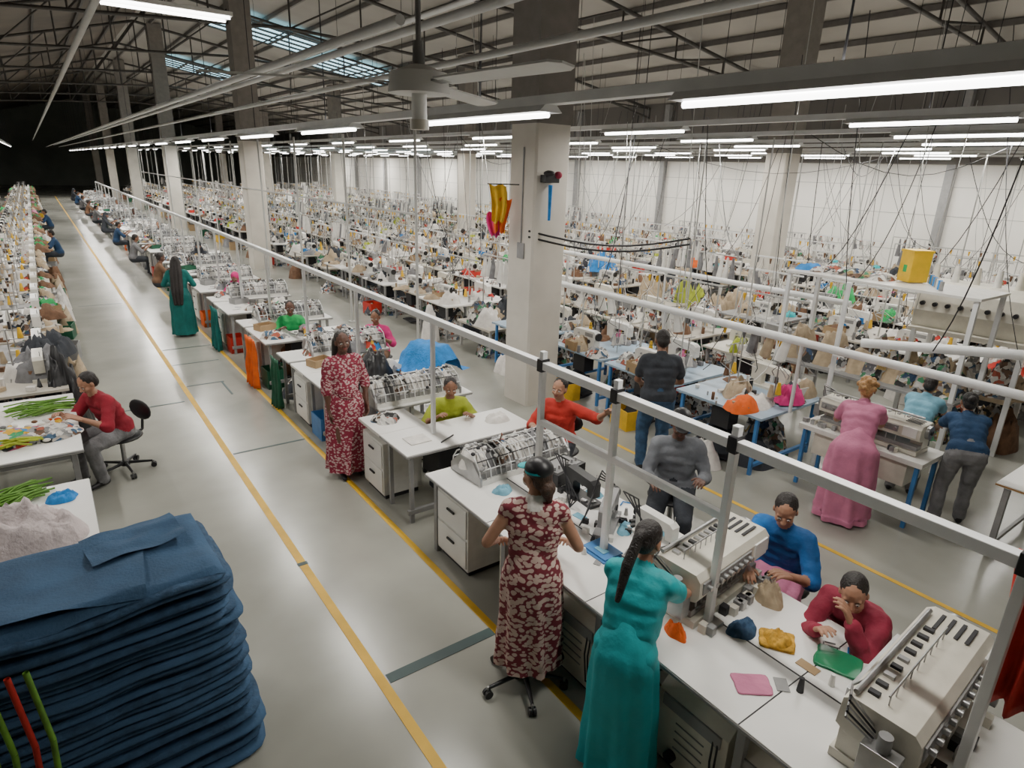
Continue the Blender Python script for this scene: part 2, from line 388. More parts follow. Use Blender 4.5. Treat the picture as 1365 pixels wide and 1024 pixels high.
    if hair=='hijab':
        Hh=[E((0,-.022,.035),(.088,.100,.095),hairc),E((0,-.035,-.04),(.088,.085,.09),hairc),('c',V((-.05,-.0,-.12)),V((.05,-.0,-.12)),.075,.075,hairc),E((0,-.01,-.17),(.13,.11,.06),hairc)]
    co,F,l=voxelize(Hh,.007,3); mb.add(co,F,l,True)
    if cap:
        c0,c1=cap
        mb.ell((0,-.022,.058),(.089,.102,.078),c0,18,10)
        mb.ell((0,.090,.052),(.062,.060,.008),c1,16,6)
        mb.cyl((0,-.022,.045),(0,-.022,.06),.093,c1,18,caps=False)
    mb.T=Matrix.Identity(4)
    if link: return mb.obj(name,0,loc,math.radians(face))
    return mb.mesh(name)
# ------------------------------------------------------------------ PEOPLE
def chair(name,x,y,rz=0,sh=.46,back=True,mat=black,seat=True):
    mb=MB()
    if seat:
        mb.ell((0,0,sh-.035),(.23,.22,.04),mat,20,8)
        mb.cyl((0,0,.09),(0,0,sh-.05),.025,steel)
        if back:
            mb.tube([(0,-.1,sh-.06),(0,-.26,sh-.04),(0,-.29,sh+.15)],.015,dark)
            mb.ell((0,-.27,sh+.20),(.19,.03,.12),mat,16,8)
    else: mb.cyl((0,0,.09),(0,0,.30),.03,dark)
    mb.cyl((0,0,.07),(0,0,.12),.045,dark)
    for i in range(5):
        a=i*2*math.pi/5+.3; d=V((math.cos(a),math.sin(a),0))
        mb.cyl(V((0,0,.10))+d*.03,V((0,0,.075))+d*.27,.020,black,8,.013)
        p=V((0,0,.03))+d*.28; s=V((-d.y,d.x,0))
        mb.cyl(p-s*.025,p-s*.006,.03,black,12); mb.cyl(p+s*.006,p+s*.025,.03,black,12); mb.cyl(p+V((0,0,.0)),p+V((0,0,.055)),.009,steel,6)
    mb.obj(name,0,(x,y,0),rz)
person('woman_in_leaf_print_dress',(2.28,2.80,0),-40,1.67,dress=printA,hem=.17,sleeve='cap',skin=skinB,hair='low',hairc=hairb,head=(48,5),cap=(black,teal),mask=True,
       hands=((-.25,.18,.98),(.24,.22,.98)),feet=((-.07,.0,.0),(.07,.02,.0)),flare=1.10,collar=wcloth,belly=1.0,lean=4)
chair('swivel_stool',2.22,2.76,.2,seat=False)
person('woman_in_teal_dress',(2.28,1.93,0),-64,1.62,dress=teal,hem=.03,sleeve='short',skin=skinB,hair='pony',head=(-14,30),lean=20,
       hands=((-.10,.60,.93),(.22,.62,.93)),flare=1.06,back=.3)
person('woman_with_long_hair',(2.44,6.47,0),178,1.70,dress=printB,hem=.10,sleeve='elbow',skin=skinC,hair='long',head=(-4,0),hands=((-.22,.10,.86),(.20,.06,.74)),belly=1.1,flare=1.1,twist=6,roll=4)
person('man_in_crimson_shirt',(.34,7.85,0),118,1.66,hip=.53,lean=20,top=crimson,sleeve='elbow',bottom=gcloth,skin=skinB,hair='short',male=True,head=(0,30),
       hands=((-.16,.46,.82),(.14,.48,.82)),feet=((-.13,.34,0),(.13,.40,0)))
chair('office_chair',.34,7.85,math.radians(118))
person('woman_in_red_shirt',(4.24,4.85,0),122,1.64,hip=.60,lean=6,top=red,sleeve='elbow',bottom=dshirt,skin=skinB,hair='bun',head=(-6,4),hands=((-.56,.22,1.10),(.16,.40,.88)),roll=-5)
chair('office_chair',4.24,4.85,math.radians(122),.52)
person('man_in_grey_jacket',(4.40,3.38,0),126,1.74,hip=.68,lean=12,top=jacket,sleeve='long',bottom=dshirt,skin=skinC,hair='short',male=True,head=(12,26),cap=(black,black),
       hands=((-.24,.36,.92),(.16,.44,.88)),twist=8,elbow=(.6,-.3,-1))
chair('office_chair',4.40,3.38,math.radians(126),.58)
person('man_in_blue_shirt',(4.14,2.10,0),108,1.68,hip=.58,lean=18,top=royal,sleeve='elbow',bottom=pink,apron=pink,skin=skinB,hair='short',male=True,head=(10,30),
       hands=((-.14,.50,.86),(.12,.58,.86)),twist=-6)
chair('office_chair',4.14,2.10,math.radians(108),.50)
person('woman_in_maroon_shirt',(3.98,1.42,0),100,1.66,hip=.56,lean=36,top=maroon,sleeve='long',bottom=maroon,skin=skinB,hair='short',head=(14,24),
       hands=((-.05,.56,.97),(.10,.60,.86)),belly=1.0,elbow=(.7,.2,-1),twist=-6,roll=6)
chair('stool',4.05,1.42,math.radians(92),.48,False)
person('woman_in_lime_shirt',(3.46,5.92,0),158,1.58,hip=.50,lean=14,top=olive,sleeve='elbow',bottom=brown,skin=skinA,hair='short',head=(0,16),hands=((-.2,.36,.82),(.18,.36,.82)),vox=.015)
person('woman_in_hot_pink_shirt',(4.18,9.4,0),140,1.6,hip=.50,lean=10,top=hotpink,sleeve='elbow',bottom=brown,skin=skinA,hair='bun',head=(0,15),vox=.015,hands=((-.2,.40,.82),(.18,.40,.82)))
person('woman_in_green_shirt',(3.16,10.65,0),165,1.6,hip=.50,lean=6,top=green,sleeve='elbow',bottom=brown,skin=skinC,hair='short',head=(0,5),vox=.015,hands=((-.2,.36,.82),(.18,.36,.82)))
person('woman_in_pink_headscarf',(3.15,14.1,0),150,1.6,hip=.50,lean=10,top=hotpink,sleeve='elbow',bottom=brown,skin=skinA,hair='hijab',hairc=hotpink,head=(0,15),vox=.018,hands=((-.2,.36,.82),(.18,.36,.82)))
person('woman_in_teal_skirt',(2.02,14.0,0),-20,1.6,dress=dteal,hem=.05,sleeve='long',skin=skinC,hair='long',head=(0,10),vox=.018,hands=((-.2,.25,1.0),(.2,.25,1.0)),flare=1.1)
person('man_in_charcoal_shirt',(5.50,4.60,0),-38,1.74,top=dshirt,sleeve='short',bottom=denim,skin=skinA,hair='short',male=True,head=(0,22),hands=((-.14,.36,1.0),(.2,.34,1.02)),lean=5,feet=((-.11,.06,0),(.10,-.04,0)))
person('woman_in_pink_dress',(6.38,2.72,0),-66,1.60,dress=pink,hem=.03,sleeve='short',skin=skinB,hair='curly',hairc=blond,lean=32,head=(0,24),hands=((-.16,.56,.94),(.2,.54,.90)),flare=1.3,twist=-6)
person('woman_in_navy_shirt',(7.28,2.05,0),-60,1.54,top=navy,sleeve='short',bottom=gcloth,skin=skinB,hair='bun',lean=42,head=(0,20),hands=((-.16,.60,.84),(.16,.60,.84)),belly=1.1,feet=((-.12,-.05,0),(.12,0.06,0)))
person('woman_in_light_blue_shirt',(7.62,2.66,0),-80,1.48,top=lblue,sleeve='short',bottom=gcloth,skin=skinB,hair='short',lean=38,head=(0,25),hands=((-.16,.58,.86),(.16,.58,.86)),feet=((-.1,-.05,0),(.1,0,0)))
bgp=[person('seated_worker',(0,0,0),0,1.6,hip=.50,lean=12,top=t,sleeve='elbow',bottom=dshirt,skin=s,hair=h,hairc=hc,head=(0,20),vox=.022,hands=((-.2,.42,.84),(.18,.42,.84)),link=False)
     for t,s,h,hc in ((gcloth,skinA,'short',None),(brown,skinC,'bun',None),(gcloth,skinB,'short',None),(dshirt,skinA,'hijab',dshirt),(navy,skinA,'short',None))]
# ------------------------------------------------------------------ MACHINES
def sew_head(mb,x,y,z,rz=0,k=1.0,body=mwhite):
    T0=mb.T.copy(); mb.T=T0@Matrix.Translation((x,y,z))@Matrix.Rotation(rz,4,'Z')@Matrix.Scale(k,4)
    mb.b2((-.27,-.09,0),(.27,.09,.035),body)
    mb.prism([(.10,.035),(.24,.035),(.255,.28),(.22,.315),(-.2,.305),(-.25,.27),(-.25,.11),(-.16,.11),(-.15,.20),(.07,.205),(.10,.17)],-.055,.055,body)
    mb.cyl((-.205,0,.11),(-.205,0,.05),.008,steel,8); mb.box((-.205,-.01,.045),(.03,.05,.012),steel)
    mb.cyl((.255,0,.24),(.285,0,.24),.062,black,16); mb.cyl((.12,-.055,.15),(.12,-.07,.15),.03,dark,12)
    mb.cyl((-.12,-.055,.24),(-.12,-.075,.24),.015,steel,8); mb.cyl((-.2,-.03,.31),(-.2,-.03,.37),.005,steel,6)
    mb.b2((.02,-.058,.22),(.2,-.056,.28),grey)
    mb.T=T0
def thread_stand(mb,x,y,z,cols):
    mb.cyl((x,y,z),(x,y,z+.55),.008,steel,6); mb.b2((x-.12,y-.03,z+.12),(x+.12,y+.03,z+.13),steel); mb.b2((x-.12,y-.006,z+.54),(x+.12,y+.006,z+.55),steel)
    for i,c in enumerate(cols): mb.cyl((x-.08+.16*i,y,z+.13),(x-.08+.16*i,y,z+.28),.04,c,10,.018)
cl=[scrapL,scrapL,scrapD,scrapD,scrapC,wcloth,gcloth,wcloth,brown,scrapL,scrapD,tan,tan,wcloth,dshirt]
brt=[blue,orange,yellow,green,red,pink,teal,olive]
def station(seed,top=white,frame=grey,fr=True,W=1.60):
    r=random.Random(seed); mb=MB(); L=1.26; z=.76
    mb.b2((-W/2,-L/2,z-.03),(W/2,L/2,z),top)
    for a in(-1,1):
        for b in(-1,1): mb.b2((a*(W/2-.06)-.02,b*(L/2-.08)-.02,0),(a*(W/2-.06)+.02,b*(L/2-.08)+.02,z-.03),frame)
        mb.b2((-W/2+.05,a*(L/2-.08)-.02,.1),(W/2-.05,a*(L/2-.08)+.02,.14),frame)
        mb.b2((a*.45-.1,-.12,.42),(a*.45+.1,.14,.66),dark); mb.box((a*.5,.0,.06),(.22,.42,.02),dark)
    for k in range(4): mb.pile((r.uniform(-.5,.5),r.uniform(-.35,.35),0.0),.6,.6,r.uniform(.2,.5),r.choice([scrapD,scrapD,scrapL,dshirt]),r.random()*50,8)
    for a in(-1,1):
        if r.random()<.85: sew_head(mb,a*.42,r.uniform(-.12,.12),z,math.pi/2*a,1.0,r.choice([mwhite,cream,mwhite,grey]))
        thread_stand(mb,a*.14,a*.42,z,[r.choice([wcloth,mwhite,gcloth,tan,brown]),r.choice([mwhite,wcloth,yellow])])
        for k in range(4):
            if r.random()<.85: mb.pile((a*.40+r.uniform(-.22,.22),r.uniform(-.48,.48),z),r.uniform(.25,.55),r.uniform(.22,.42),r.uniform(.05,.22),r.choice(cl) if r.random()<.84 else r.choice(brt),r.random()*50,10)
        if r.random()<.65: mb.pile((a*(W/2+.12),r.uniform(-.4,.4),0),.4,.5,r.uniform(.2,.6),r.choice(cl),r.random()*50,9)
        if r.random()<.6: mb.crate(a*(W/2+.1),r.uniform(-.4,.4),0,r.choice([redp,grey,card,dgreen,card,yellow,grey]),1.1,.28,math.pi/2+r.uniform(-.2,.2))
        if r.random()<.5:
            c=r.choice([blue,wcloth,dgreen,grey,redp,card,card]); x0=a*r.uniform(.3,.6); y0=r.uniform(-.4,.4)
            mb.crate(x0,y0,z,c,1,.14,r.uniform(-.3,.3)); mb.pile((x0,y0,z+.03),.3,.22,.14,r.choice(cl),r.random()*9,7)
    for k in range(24):
        x=r.uniform(-.75,.75);y=r.uniform(-.55,.55); s=r.uniform(.02,.06); mt=r.choice([mwhite,dark,steel,wcloth,gcloth,brown,tan,black])
        if r.random()<.5: mb.box((x,y,z+s/2+.001),(s*r.uniform(1,2.5),s*1.3,s),mt,Matrix.Rotation(r.uniform(0,3),3,'Z'))
        else: mb.cyl((x,y,z),(x,y,z+s*2.4),s*.5,mt,8)
    if fr:
        mb.cyl((0,-L/2+.06,z),(0,-L/2+.06,1.62),.014,postg,8)
        mb.b2((-.016,-.63,1.60),(.016,.63,1.63),railw if seed%2 else postg)
        if r.random()<.45: mb.cyl((0,.2,z),(0,.2,3.85),.010,postg,6)
        for k in range(11):
            y=r.uniform(-.6,.6); x=r.uniform(-.6,.6); zt=1.62
            pts=[V((0,y,zt)).lerp(V((x,y+r.uniform(-.2,.2),z+.3)),u/4)-V((0,0,.12*math.sin(math.pi*u/4))) for u in range(5)]
            mb.tube(pts,.005,r.choice([dark,wcloth,mwhite,wcloth,grey]),4)
        for k in range(5):
            y=-.55+k*.26+r.uniform(-.05,.05)
            mb.cyl((0,y,1.58),(0,y,1.46),.03,r.choice([wcloth,mwhite,gcloth,yellow,brown]),8,.015)
        if r.random()<.3:
            for k in range(3):
                y=-.4+k*.22
                mb.cyl((0,y,1.58),(r.uniform(-.06,.06),y+.05,1.30),.05,r.choice([wcloth,gcloth,tan,scrapL,mwhite]),8,.07)
    return mb.mesh('sewing_workstation')
tops=[white,beige,white,grey,beige,white,cream]
stw=[station(i,tops[i]) for i in range(7)]; stb=[station(20+i,M('pale_blue_top',(.36,.48,.60),.4),bluemetal,True,1.35) for i in range(3)]
stl=[station(40+i,[white,beige,grey][i],grey,False,1.35) for i in range(3)]
def bulk(seed):
    r=random.Random(seed); mb=MB()
    mb.b2((-.6,-.58,.5),(.6,.58,.54),beige)
    for a in(-1,1):
        for b in(-1,1): mb.b2((a*.54-.02,b*.52-.02,0),(a*.54+.02,b*.52+.02,.5),postg)
    for k in range(9): mb.pile((r.uniform(-.4,.4),r.uniform(-.4,.4),.54),r.uniform(.3,.7),r.uniform(.3,.6),r.uniform(.15,.5),r.choice(cl) if r.random()<.8 else r.choice(brt),r.random()*60,10)
    for b in(-1,1): mb.cyl((0,b*.56,0),(0,b*.56,1.8),.014,postg,8)
    mb.cyl((0,-.56,1.8),(0,.56,1.8),.014,postg,8)
    for k in range(7):
        y=-.5+k*.14; mb.cyl((0,y,1.76),(r.uniform(-.04,.04),y,1.76-r.uniform(.3,.55)),.02,r.choice([wcloth,gcloth,scrapL,tan,mwhite]),8,.08)
    for k in range(3): mb.pile((r.uniform(-.5,.5),r.uniform(-.4,.4),0),.5,.5,.35,scrapD,k+seed,8)
    return mb.mesh('garment_rack')
blk=[bulk(i) for i in range(3)]
def cage(L=1.2,W=.46,seed=0):
    r=random.Random(seed); mb=MB()
    mb.b2((-L/2,-W/2,0),(L/2,W/2,.05),mwhite); mb.b2((-L/2,-W/2+.03,.05),(L/2,W/2-.03,.10),grey)
    for k in range(7): mb.pile((-L/2+.1+L*k/7.5,r.uniform(-.05,.05),.09),.30,.34,r.uniform(.12,.20),r.choice([scrapL,scrapL,gcloth,wcloth,wcloth]),r.random()*40,9)
    n=int(L/.06)
    for i in range(n+1):
        x=-L/2+L*i/n; pts=[V((x+r.uniform(-.006,.006),-W/2*math.cos(a),.06+.22*math.sin(a)+r.uniform(-.006,.006))) for a in [math.pi*k/8 for k in range(9)]]
        mb.tube(pts,.006,steel if i%2 else railw,5)
    for k in range(1,8):
        a=math.pi*k/8; mb.cyl((-L/2,-W/2*math.cos(a),.06+.22*math.sin(a)),(L/2,-W/2*math.cos(a),.06+.22*math.sin(a)),.006,railw if k%2 else dark,6)
    for i in range(46):
        a=r.uniform(.3,2.8); x=r.uniform(-L/2,L/2); p=V((x,-W/2*math.cos(a),.07+.22*math.sin(a))); mb.ell(p,(.022,.022,.018),r.choice([mwhite,dark,steel,grey]),8,5)
    for q in(-1,1):
        mb.prism([(-W/2-.01,0),(W/2+.01,0),(W/2+.01,.08),(W/4,.20),(-W/4,.20),(-W/2-.01,.08)],q*L/2-.012,q*L/2+.012,steel,'x')
    return mb.mesh('multi_needle_machine')
cg=[cage(1.1,.46,i) for i in range(3)]
def bigmachine(name,x,y,z,rz,L=1.05,seed=0,k=1):
    mb=MB(); r=random.Random(seed); mb.T=Matrix.Scale(k,4)
    mb.b2((-L/2,-.17,0),(L/2,.17,.05),cream)
    mb.b2((-L/2+.02,-.13,.05),(L/2-.02,.13,.10),grey)
    for q in(-1,1): mb.b2((q*(L/2-.08)-.07,-.02,.05),(q*(L/2-.08)+.07,.15,.22),cream)
    mb.prism([(-.16,.19),(-.18,.23),(-.175,.33),(-.14,.37),(.12,.38),(.16,.35),(.17,.20),(.12,.17),(-.1,.17)],-L/2,L/2,cream,'x')
    mb.b2((-L/2+.03,-.187,.24),(L/2-.25,-.172,.32),grey); mb.b2((L/2-.20,-.188,.22),(L/2-.04,-.175,.34),white)
    n=9
    for i in range(n):
        xx=-L/2+.08+i*(L-.36)/(n-1)
        mb.cyl((xx,-.187,.28),(xx,-.215,.28),.018,steel,12); mb.cyl((xx,-.12,.17),(xx,-.12,.07),.007,steel,6); mb.box((xx,-.12,.085),(.03,.04,.01),steel)
        mb.cyl((xx,.0,.38),(xx,.0,.44),.004,steel,6); mb.box((xx+.02,.07,.385),(.03,.05,.02),r.choice([steel,dark,grey]))
    mb.cyl((-L/2+.06,0,.44),(L/2-.25,0,.44),.006,steel,6); mb.cyl((-L/2+.02,.12,.40),(L/2-.1,.12,.40),.014,steel,8)
    for i in range(4): mb.b2((L/2-.22,-.10+.05*i,.378),(L/2-.05,-.08+.05*i,.384),dark)
    mb.cyl((L/2,.02,.28),(L/2+.04,.02,.28),.085,steel,20); mb.cyl((L/2+.04,.02,.28),(L/2+.055,.02,.28),.03,black,12)
    mb.box((-L/2-.05,-.05,.17),(.08,.16,.16),steel); mb.cyl((-L/2-.05,-.05,.25),(-L/2-.05,-.05,.33),.03,grey,12)
    for i in range(5): mb.tube([V((-L/2-.05+.02*i,.0,.26)),V((-L/2-.12,.1,.36+.03*i)),V((-L/2+.05,.15,.40)),V((-L/2+.2,.12,.38))],.006,dark if i%2 else steel,6)
    for i in range(16):
        p=V((r.uniform(-L/2-.12,L/2),r.uniform(-.27,-.2),.0)); mb.box(p+V((0,0,.03)),(.05,.05,.06),r.choice([steel,dark,grey,cream]))
    mb.box((0,.19,.20),(L*.6,.05,.08),steel)
    return mb.obj(name,.006,(x,y,z),rz)
bigmachine('embroidery_machine',3.20,.82,.78,math.radians(4),1.05)
bigmachine('flat_lock_machine',3.22,2.10,.78,math.radians(6),.84,2)
bigmachine('pattern_sewing_machine',6.98,2.85,.76,math.radians(-90),1.25,4,.85)
mb=MB(); mb.b2((-.28,-.66,.70),(.28,.66,.755),mwhite); mb.b2((-.2,-.5,.42),(.2,.5,.70),cream)
for a in(-1,1):
    for b in(-1,1): mb.b2((a*.22-.02,b*.60-.02,0),(a*.22+.02,b*.60+.02,.70),bluemetal)
mb.obj('machine_stand',.004,(6.98,2.85,0))
inst('multi_needle_machine',cg[0],(3.24,4.36,.78),.05,.95)
# ------------------------------------------------------------------ CENTRE TABLE LINE
def table(name,x0,x1,y0,y1,seamx=None,z=.78,edge=grey,seams=()):
    mb=MB(); mb.b2((x0,y0,z-.035),(x1,y1,z-.002),white); mb.b2((x0-.004,y0-.004,z-.03),(x1+.004,y1+.004,z-.012),edge)
    if seamx: mb.b2((seamx-.006,y0,z-.004),(seamx+.006,y1,z-.0005),dark)
    for q in seams: mb.b2((x0,q-.004,z-.004),(x1,q+.004,z-.0005),dark)
    ny=max(2,int((y1-y0)/1.1)+1)
    for i in range(ny):
        y=y0+.08+(y1-y0-.16)*i/(ny-1)
        for x in (x0+.08,x1-.08): mb.b2((x-.025,y-.025,0),(x+.025,y+.025,z-.035),grey)
        mb.b2((x0+.08,y-.015,.12),(x1-.08,y+.015,.16),grey); mb.b2((x0+.08,y-.015,z-.1),(x1-.08,y+.015,z-.035),grey)
    return mb.obj(name,.003)
table('cutting_table',2.45,3.63,.15,4.60,3.02,seams=(1.30,2.45,3.6))
table('side_table',6.85,8.1,.55,1.62,None,.78,wood)
def cabinet(x,y,w=.42,d=.45,h=.62,n=2):
    mb=MB(); mb.b2((0,0,.06),(d,w,h+.06),mwhite); mb.b2((.03,.03,0),(d-.03,w-.03,.06),dark)
    for i in range(n):
        z0=.09+i*(h-.03)/n; mb.b2((-.012,.02,z0),(0,w-.02,z0+(h-.03)/n-.025),white); mb.b2((-.03,w/2-.06,z0+.16),(-.014,w/2+.06,z0+.18),black)
    mb.obj('drawer_cabinet',.004,(x,y,0))
cabinet(2.52,3.98,.52)
def motorbox(x,y,seed=0,k=1):
    mb=MB(); r=random.Random(seed)
    mb.prism([(-.2,.04),(.2,.04),(.22,.1),(.22,.5),(.16,.58),(-.14,.58),(-.2,.52)],-.24,.24,cream)
    for i in range(4): mb.b2((-.206,-.10,.18+i*.06),(-.2,.10,.19+i*.06),grey)
    mb.b2((-.215,-.2,.44),(-.2,.2,.52),grey); mb.cyl((-.2,.1,.12),(-.24,.1,.12),.035,dark,12)
    mb.b2((-.18,-.2,0),(-.12,.2,.04),dark); mb.b2((.12,-.2,0),(.18,.2,.04),dark)
    for i in range(2): mb.tube([V((-.2,-.18+.03*i,.5)),V((-.24,-.2+.03*i,.35)),V((-.22,-.2+.02*i,.12)),V((-.1,-.2,.02))],.007,dark,5)
    mb.obj('servo_motor_unit',.01,(x,y,0))
motorbox(2.72,2.62); motorbox(2.74,1.62,1); motorbox(2.74,1.08,2); motorbox(2.85,3.45,3)
m=MB(); m.pile((2.75,.55,0),.5,.5,.45,wcloth,4); m.pile((2.62,1.35,0),.3,.3,.25,gcloth,6)
for i in range(9): m.pile((3.15+.1*(i%3),.5+i*.45,0),.5,.5,.25+.1*(i%3),(scrapD,dshirt,scrapD,scrapL)[i%4],i*3.1,9)
m.obj('bagged_cloth_scraps')
ymods=[5.0+2.35*i for i in range(22)]
for i,y0 in enumerate(ymods):
    x1=4.0
    mb=MB(); z=.78; xs=2.76 if i==0 else 2.47
    mb.b2((2.47,y0,z-.035),(x1,y0+.62,z),white); mb.b2((2.466,y0-.004,z-.03),(x1+.004,y0+.624,z-.012),grey)
    mb.b2((2.47,y0+.625,z-.035),(3.02,y0+1.17,z),white); mb.b2((xs,y0+1.255,z-.035),(x1,y0+1.80,z),white); mb.b2((xs-.004,y0+1.25,z-.03),(x1+.004,y0+1.804,z-.012),grey)
    for x in(2.55,3.2,3.92):
        for y in(y0+.08,y0+.54,y0+1.33,y0+1.72):
            if x>xs or y<y0+1: mb.b2((x-.02,y-.02,0),(x+.02,y+.02,z-.035),grey)
    mb.b2((2.5,y0+.05,.1),(3.95,y0+.09,.15),grey); mb.b2((xs+.05,y0+1.68,.1),(3.95,y0+1.72,.15),grey)
    mb.b2((2.9,y0+.15,.35),(3.2,y0+.5,.7),dark); mb.b2((3.3,y0+.2,.3),(3.6,y0+.5,.65),grey)
    mb.obj('sewing_line_table',.003 if i<4 else 0)
    cabinet(2.5,y0+.62,.5,.45,.60,2)
    if i<6: motorbox(3.2,y0+1.5,i)
    inst('multi_needle_machine',cg[i%3],(3.30+.1*(i%2),y0+1.53,.78),R.uniform(-.05,.05),1)
    r=random.Random(i*5)
    mb=MB()
    for k in range(8): mb.pile((r.uniform(2.65,3.9),y0+r.uniform(.1,1.7) if r.random()<.4 else y0+2.05,0),.5,.5,r.uniform(.2,.6),r.choice([scrapD,dshirt,scrapD,scrapL,gcloth,scrapC]),r.random()*40,9)
    if i>0: mb.crate(2.62,y0+.3,0,r.choice([redp,dgreen,bluemetal,grey,orange]),1,.3,math.pi/2)
    mb.obj('bagged_cloth_scraps')
    if i>0:
        mb=MB()
        for k in range(7+i%3): mb.pile((r.uniform(2.65,3.8),y0+r.uniform(.12,.5) if k<5 else y0+r.uniform(1.3,1.7),.78),r.uniform(.2,.5),r.uniform(.2,.4),r.uniform(.04,.18),r.choice([wcloth,scrapL,gcloth,scrapD,scrapL,scrapC,wcloth,green if i==1 else scrapL]),r.random()*40,10)
        mb.crate(r.uniform(2.7,3.0),y0+.9,.78,r.choice([grey,card,dgreen]),.8,.1,.3)
        for k in range(8): mb.cyl((r.uniform(2.6,3.9),y0+.3,.78),(r.uniform(2.6,3.9),y0+.35,.82),.01,r.choice([dark,steel]),5)
        mb.obj('garment_pile')
    else:
        mb=MB(); mb.b2((2.62,y0+.2,.781),(2.85,y0+.4,.79),wcloth); mb.pile((3.75,y0+.35,.78),.3,.25,.06,wcloth,3); mb.cyl((2.9,y0+.1,.79),(3.1,y0+.2,.79),.008,dark,5); mb.pile((2.7,y0+.95,.78),.3,.3,.08,scrapL,7); mb.obj('garment_pile')
    if i>4 and i%3==0: inst('seated_worker',bgp[(i*3)%5],(3.55,y0+.98,0),math.radians(165))
    if i>4 and i%2: inst('seated_worker',bgp[(i*2+1)%5],(2.1,y0+.95,0),math.radians(-90))
for k,(x,y) in enumerate(((3.46,5.92),(4.18,9.4),(3.16,10.65),(3.15,14.1))): chair('stool',x,y,k,.44,False,dark)
def cloth(name,c,sx,sy,h,mat,seed=1,rz=0):
    mb=MB(); mb.pile((0,0,0),sx,sy,h,mat,seed,22); return mb.obj(name,0,c,rz)
def folded(name,c,sx,sy,mats,rz=0,n=3,t=.008):
    mb=MB(); r=random.Random(int(c[0]*100))
    for i in range(n):
        rings=[]
        for zz,ins in((0,.006),(.3,0),(.7,0),(1,.006)):
            ring=[]
            for j in range(40):
                a=2*math.pi*j/40; ca,sa=math.cos(a),math.sin(a); q=(abs(ca)**9+abs(sa)**9)**(-1/9)
                e=1+.08*noise.noise(V((ca*2,sa*2,i*3.+c[1]*9)))
                ring.append(V((ca*q*(sx/2-ins)*e,sa*q*(sy/2-ins)*e,t*(i+zz)+.002*noise.noise(V((ca*3,sa*3,7))))))
            rings.append(ring)
        mb.loft(rings,mats[i%len(mats)])
    return mb.obj(name,0,c,rz)
folded('pink_cloth_piece',(2.74,1.42,.779),.15,.20,[pink],.9,1)
folded('green_fabric_packet',(3.30,1.24,.779),.20,.24,[M('green_glossy',(.02,.22,.10),.3)],.35,2,.008)
folded('yellow_embroidered_garment',(3.16,1.54,.779),.17,.20,[M('yellow_folded',(.55,.30,.03),.8,0,.4,30)],.6,2,.01)
cloth('ochre_garment',(3.16,1.54,.80),.16,.15,.04,M('ochre_cloth',(.55,.30,.03),.8,0,.4,30),3); cloth('navy_garment',(3.08,1.72,.779),.22,.16,.05,denim,5); cloth('orange_embroidered_cloth',(2.70,1.92,.779),.09,.16,.07,orange,8)
cloth('cream_garment',(3.47,1.80,.779),.16,.22,.12,tan,9)
mb=MB(); r=random.Random(12)
for i in range(26):
    x=r.uniform(2.75,3.55); y=r.choice((r.uniform(2.45,3.7),r.uniform(1.15,1.35),r.uniform(2.35,3.9))); 
    if r.random()<.4: mb.cyl((x,y,.779),(x,y,.779+r.uniform(.03,.09)),r.uniform(.012,.028),r.choice([wcloth,yellow,steel,mwhite,dark]),10,.012)
    elif r.random()<.5: mb.box((x,y,.782),(r.uniform(.05,.14),r.uniform(.04,.10),.004),r.choice([wcloth,lblue,grey,card]),Matrix.Rotation(r.uniform(0,3),3,'Z'))
    else: mb.tube([V((x,y,.785)),V((x+.06,y+.03,.79)),V((x+.1,y-.02,.785))],.005,r.choice([dark,steel,blue]),5)
mb.obj('sewing_notions_scatter')
mb=MB()
for q,(a,b) in enumerate(((0,0),(.02,.01))): mb.b2((-.09+a,-.12+b,q*.012),(.09+a,.12+b,.012+q*.012),bluemetal)
mb.b2((-.03,-.05,.024),(.03,.05,.03),lblue); mb.obj('blue_clamp_plate',.003,(2.92,2.80,.779))
def small(name,x,y,rz,body=grey,k=.8,z=.78):
    mb=MB(); sew_head(mb,0,0,0,0,k,body); mb.pile((.0,-.14,0),.2,.12,.04,lblue,x,8)
    r=random.Random(int(x*99))
    for i in range(10):
        p=(r.uniform(-.25,.25),r.uniform(-.2,.2),.02); mb.box(p,(.05,.03,.04),r.choice([dark,steel,mwhite,black]),Matrix.Rotation(r.uniform(0,3),3,'Z'))
    for i in range(4): mb.tube([V((.2,0,.26)),V((.1+.05*i,.12,.34)),V((-.05*i,.16,.1)),V((-.1,.2,.01))],.006,dark,5)
    return mb.obj(name,.004,(x,y,z),rz)
small('sewing_machine',3.22,3.05,.6,grey); small('sewing_machine',3.38,2.70,1.6,mwhite,.7); small('sewing_machine',3.35,3.5,1.5,black,.75)
mb=MB(); mb.b2((-.2,-.13,0),(.2,.13,.12),black); mb.b2((-.17,-.10,.12),(.17,.10,.125),grey)
for i in range(6): mb.cyl((-.15+.06*i,-.05,.12),(-.15+.06*i,-.05,.16),.012,steel,8)
mb.obj('control_box',.006,(3.45,3.90,.78),.2)
cloth('blue_scrap',(2.85,3.95,.779),.18,.15,.05,lblue,5); cloth('teal_scrap',(3.35,2.45,.779),.14,.12,.06,teal,6)
cloth('black_garment_bag',(3.25,7.55,.78),.6,.5,.25,black,4)
mb=MB(); vs=[];fs=[];n=20
for i in range(n+1):
    for j in range(n+1):
        u=i/n-.5; w=j/n-.5; z=.36-max(0,abs(u)-.18)*1.9-max(0,abs(w)-.3)*.8+.03*noise.noise(V((u*6,w*6,2)))
        vs.append((u*.75,w*.8,max(z,.01)))
for i in range(n):
    for j in range(n): a=i*(n+1)+j; fs.append((a,a+n+1,a+n+2,a+1))
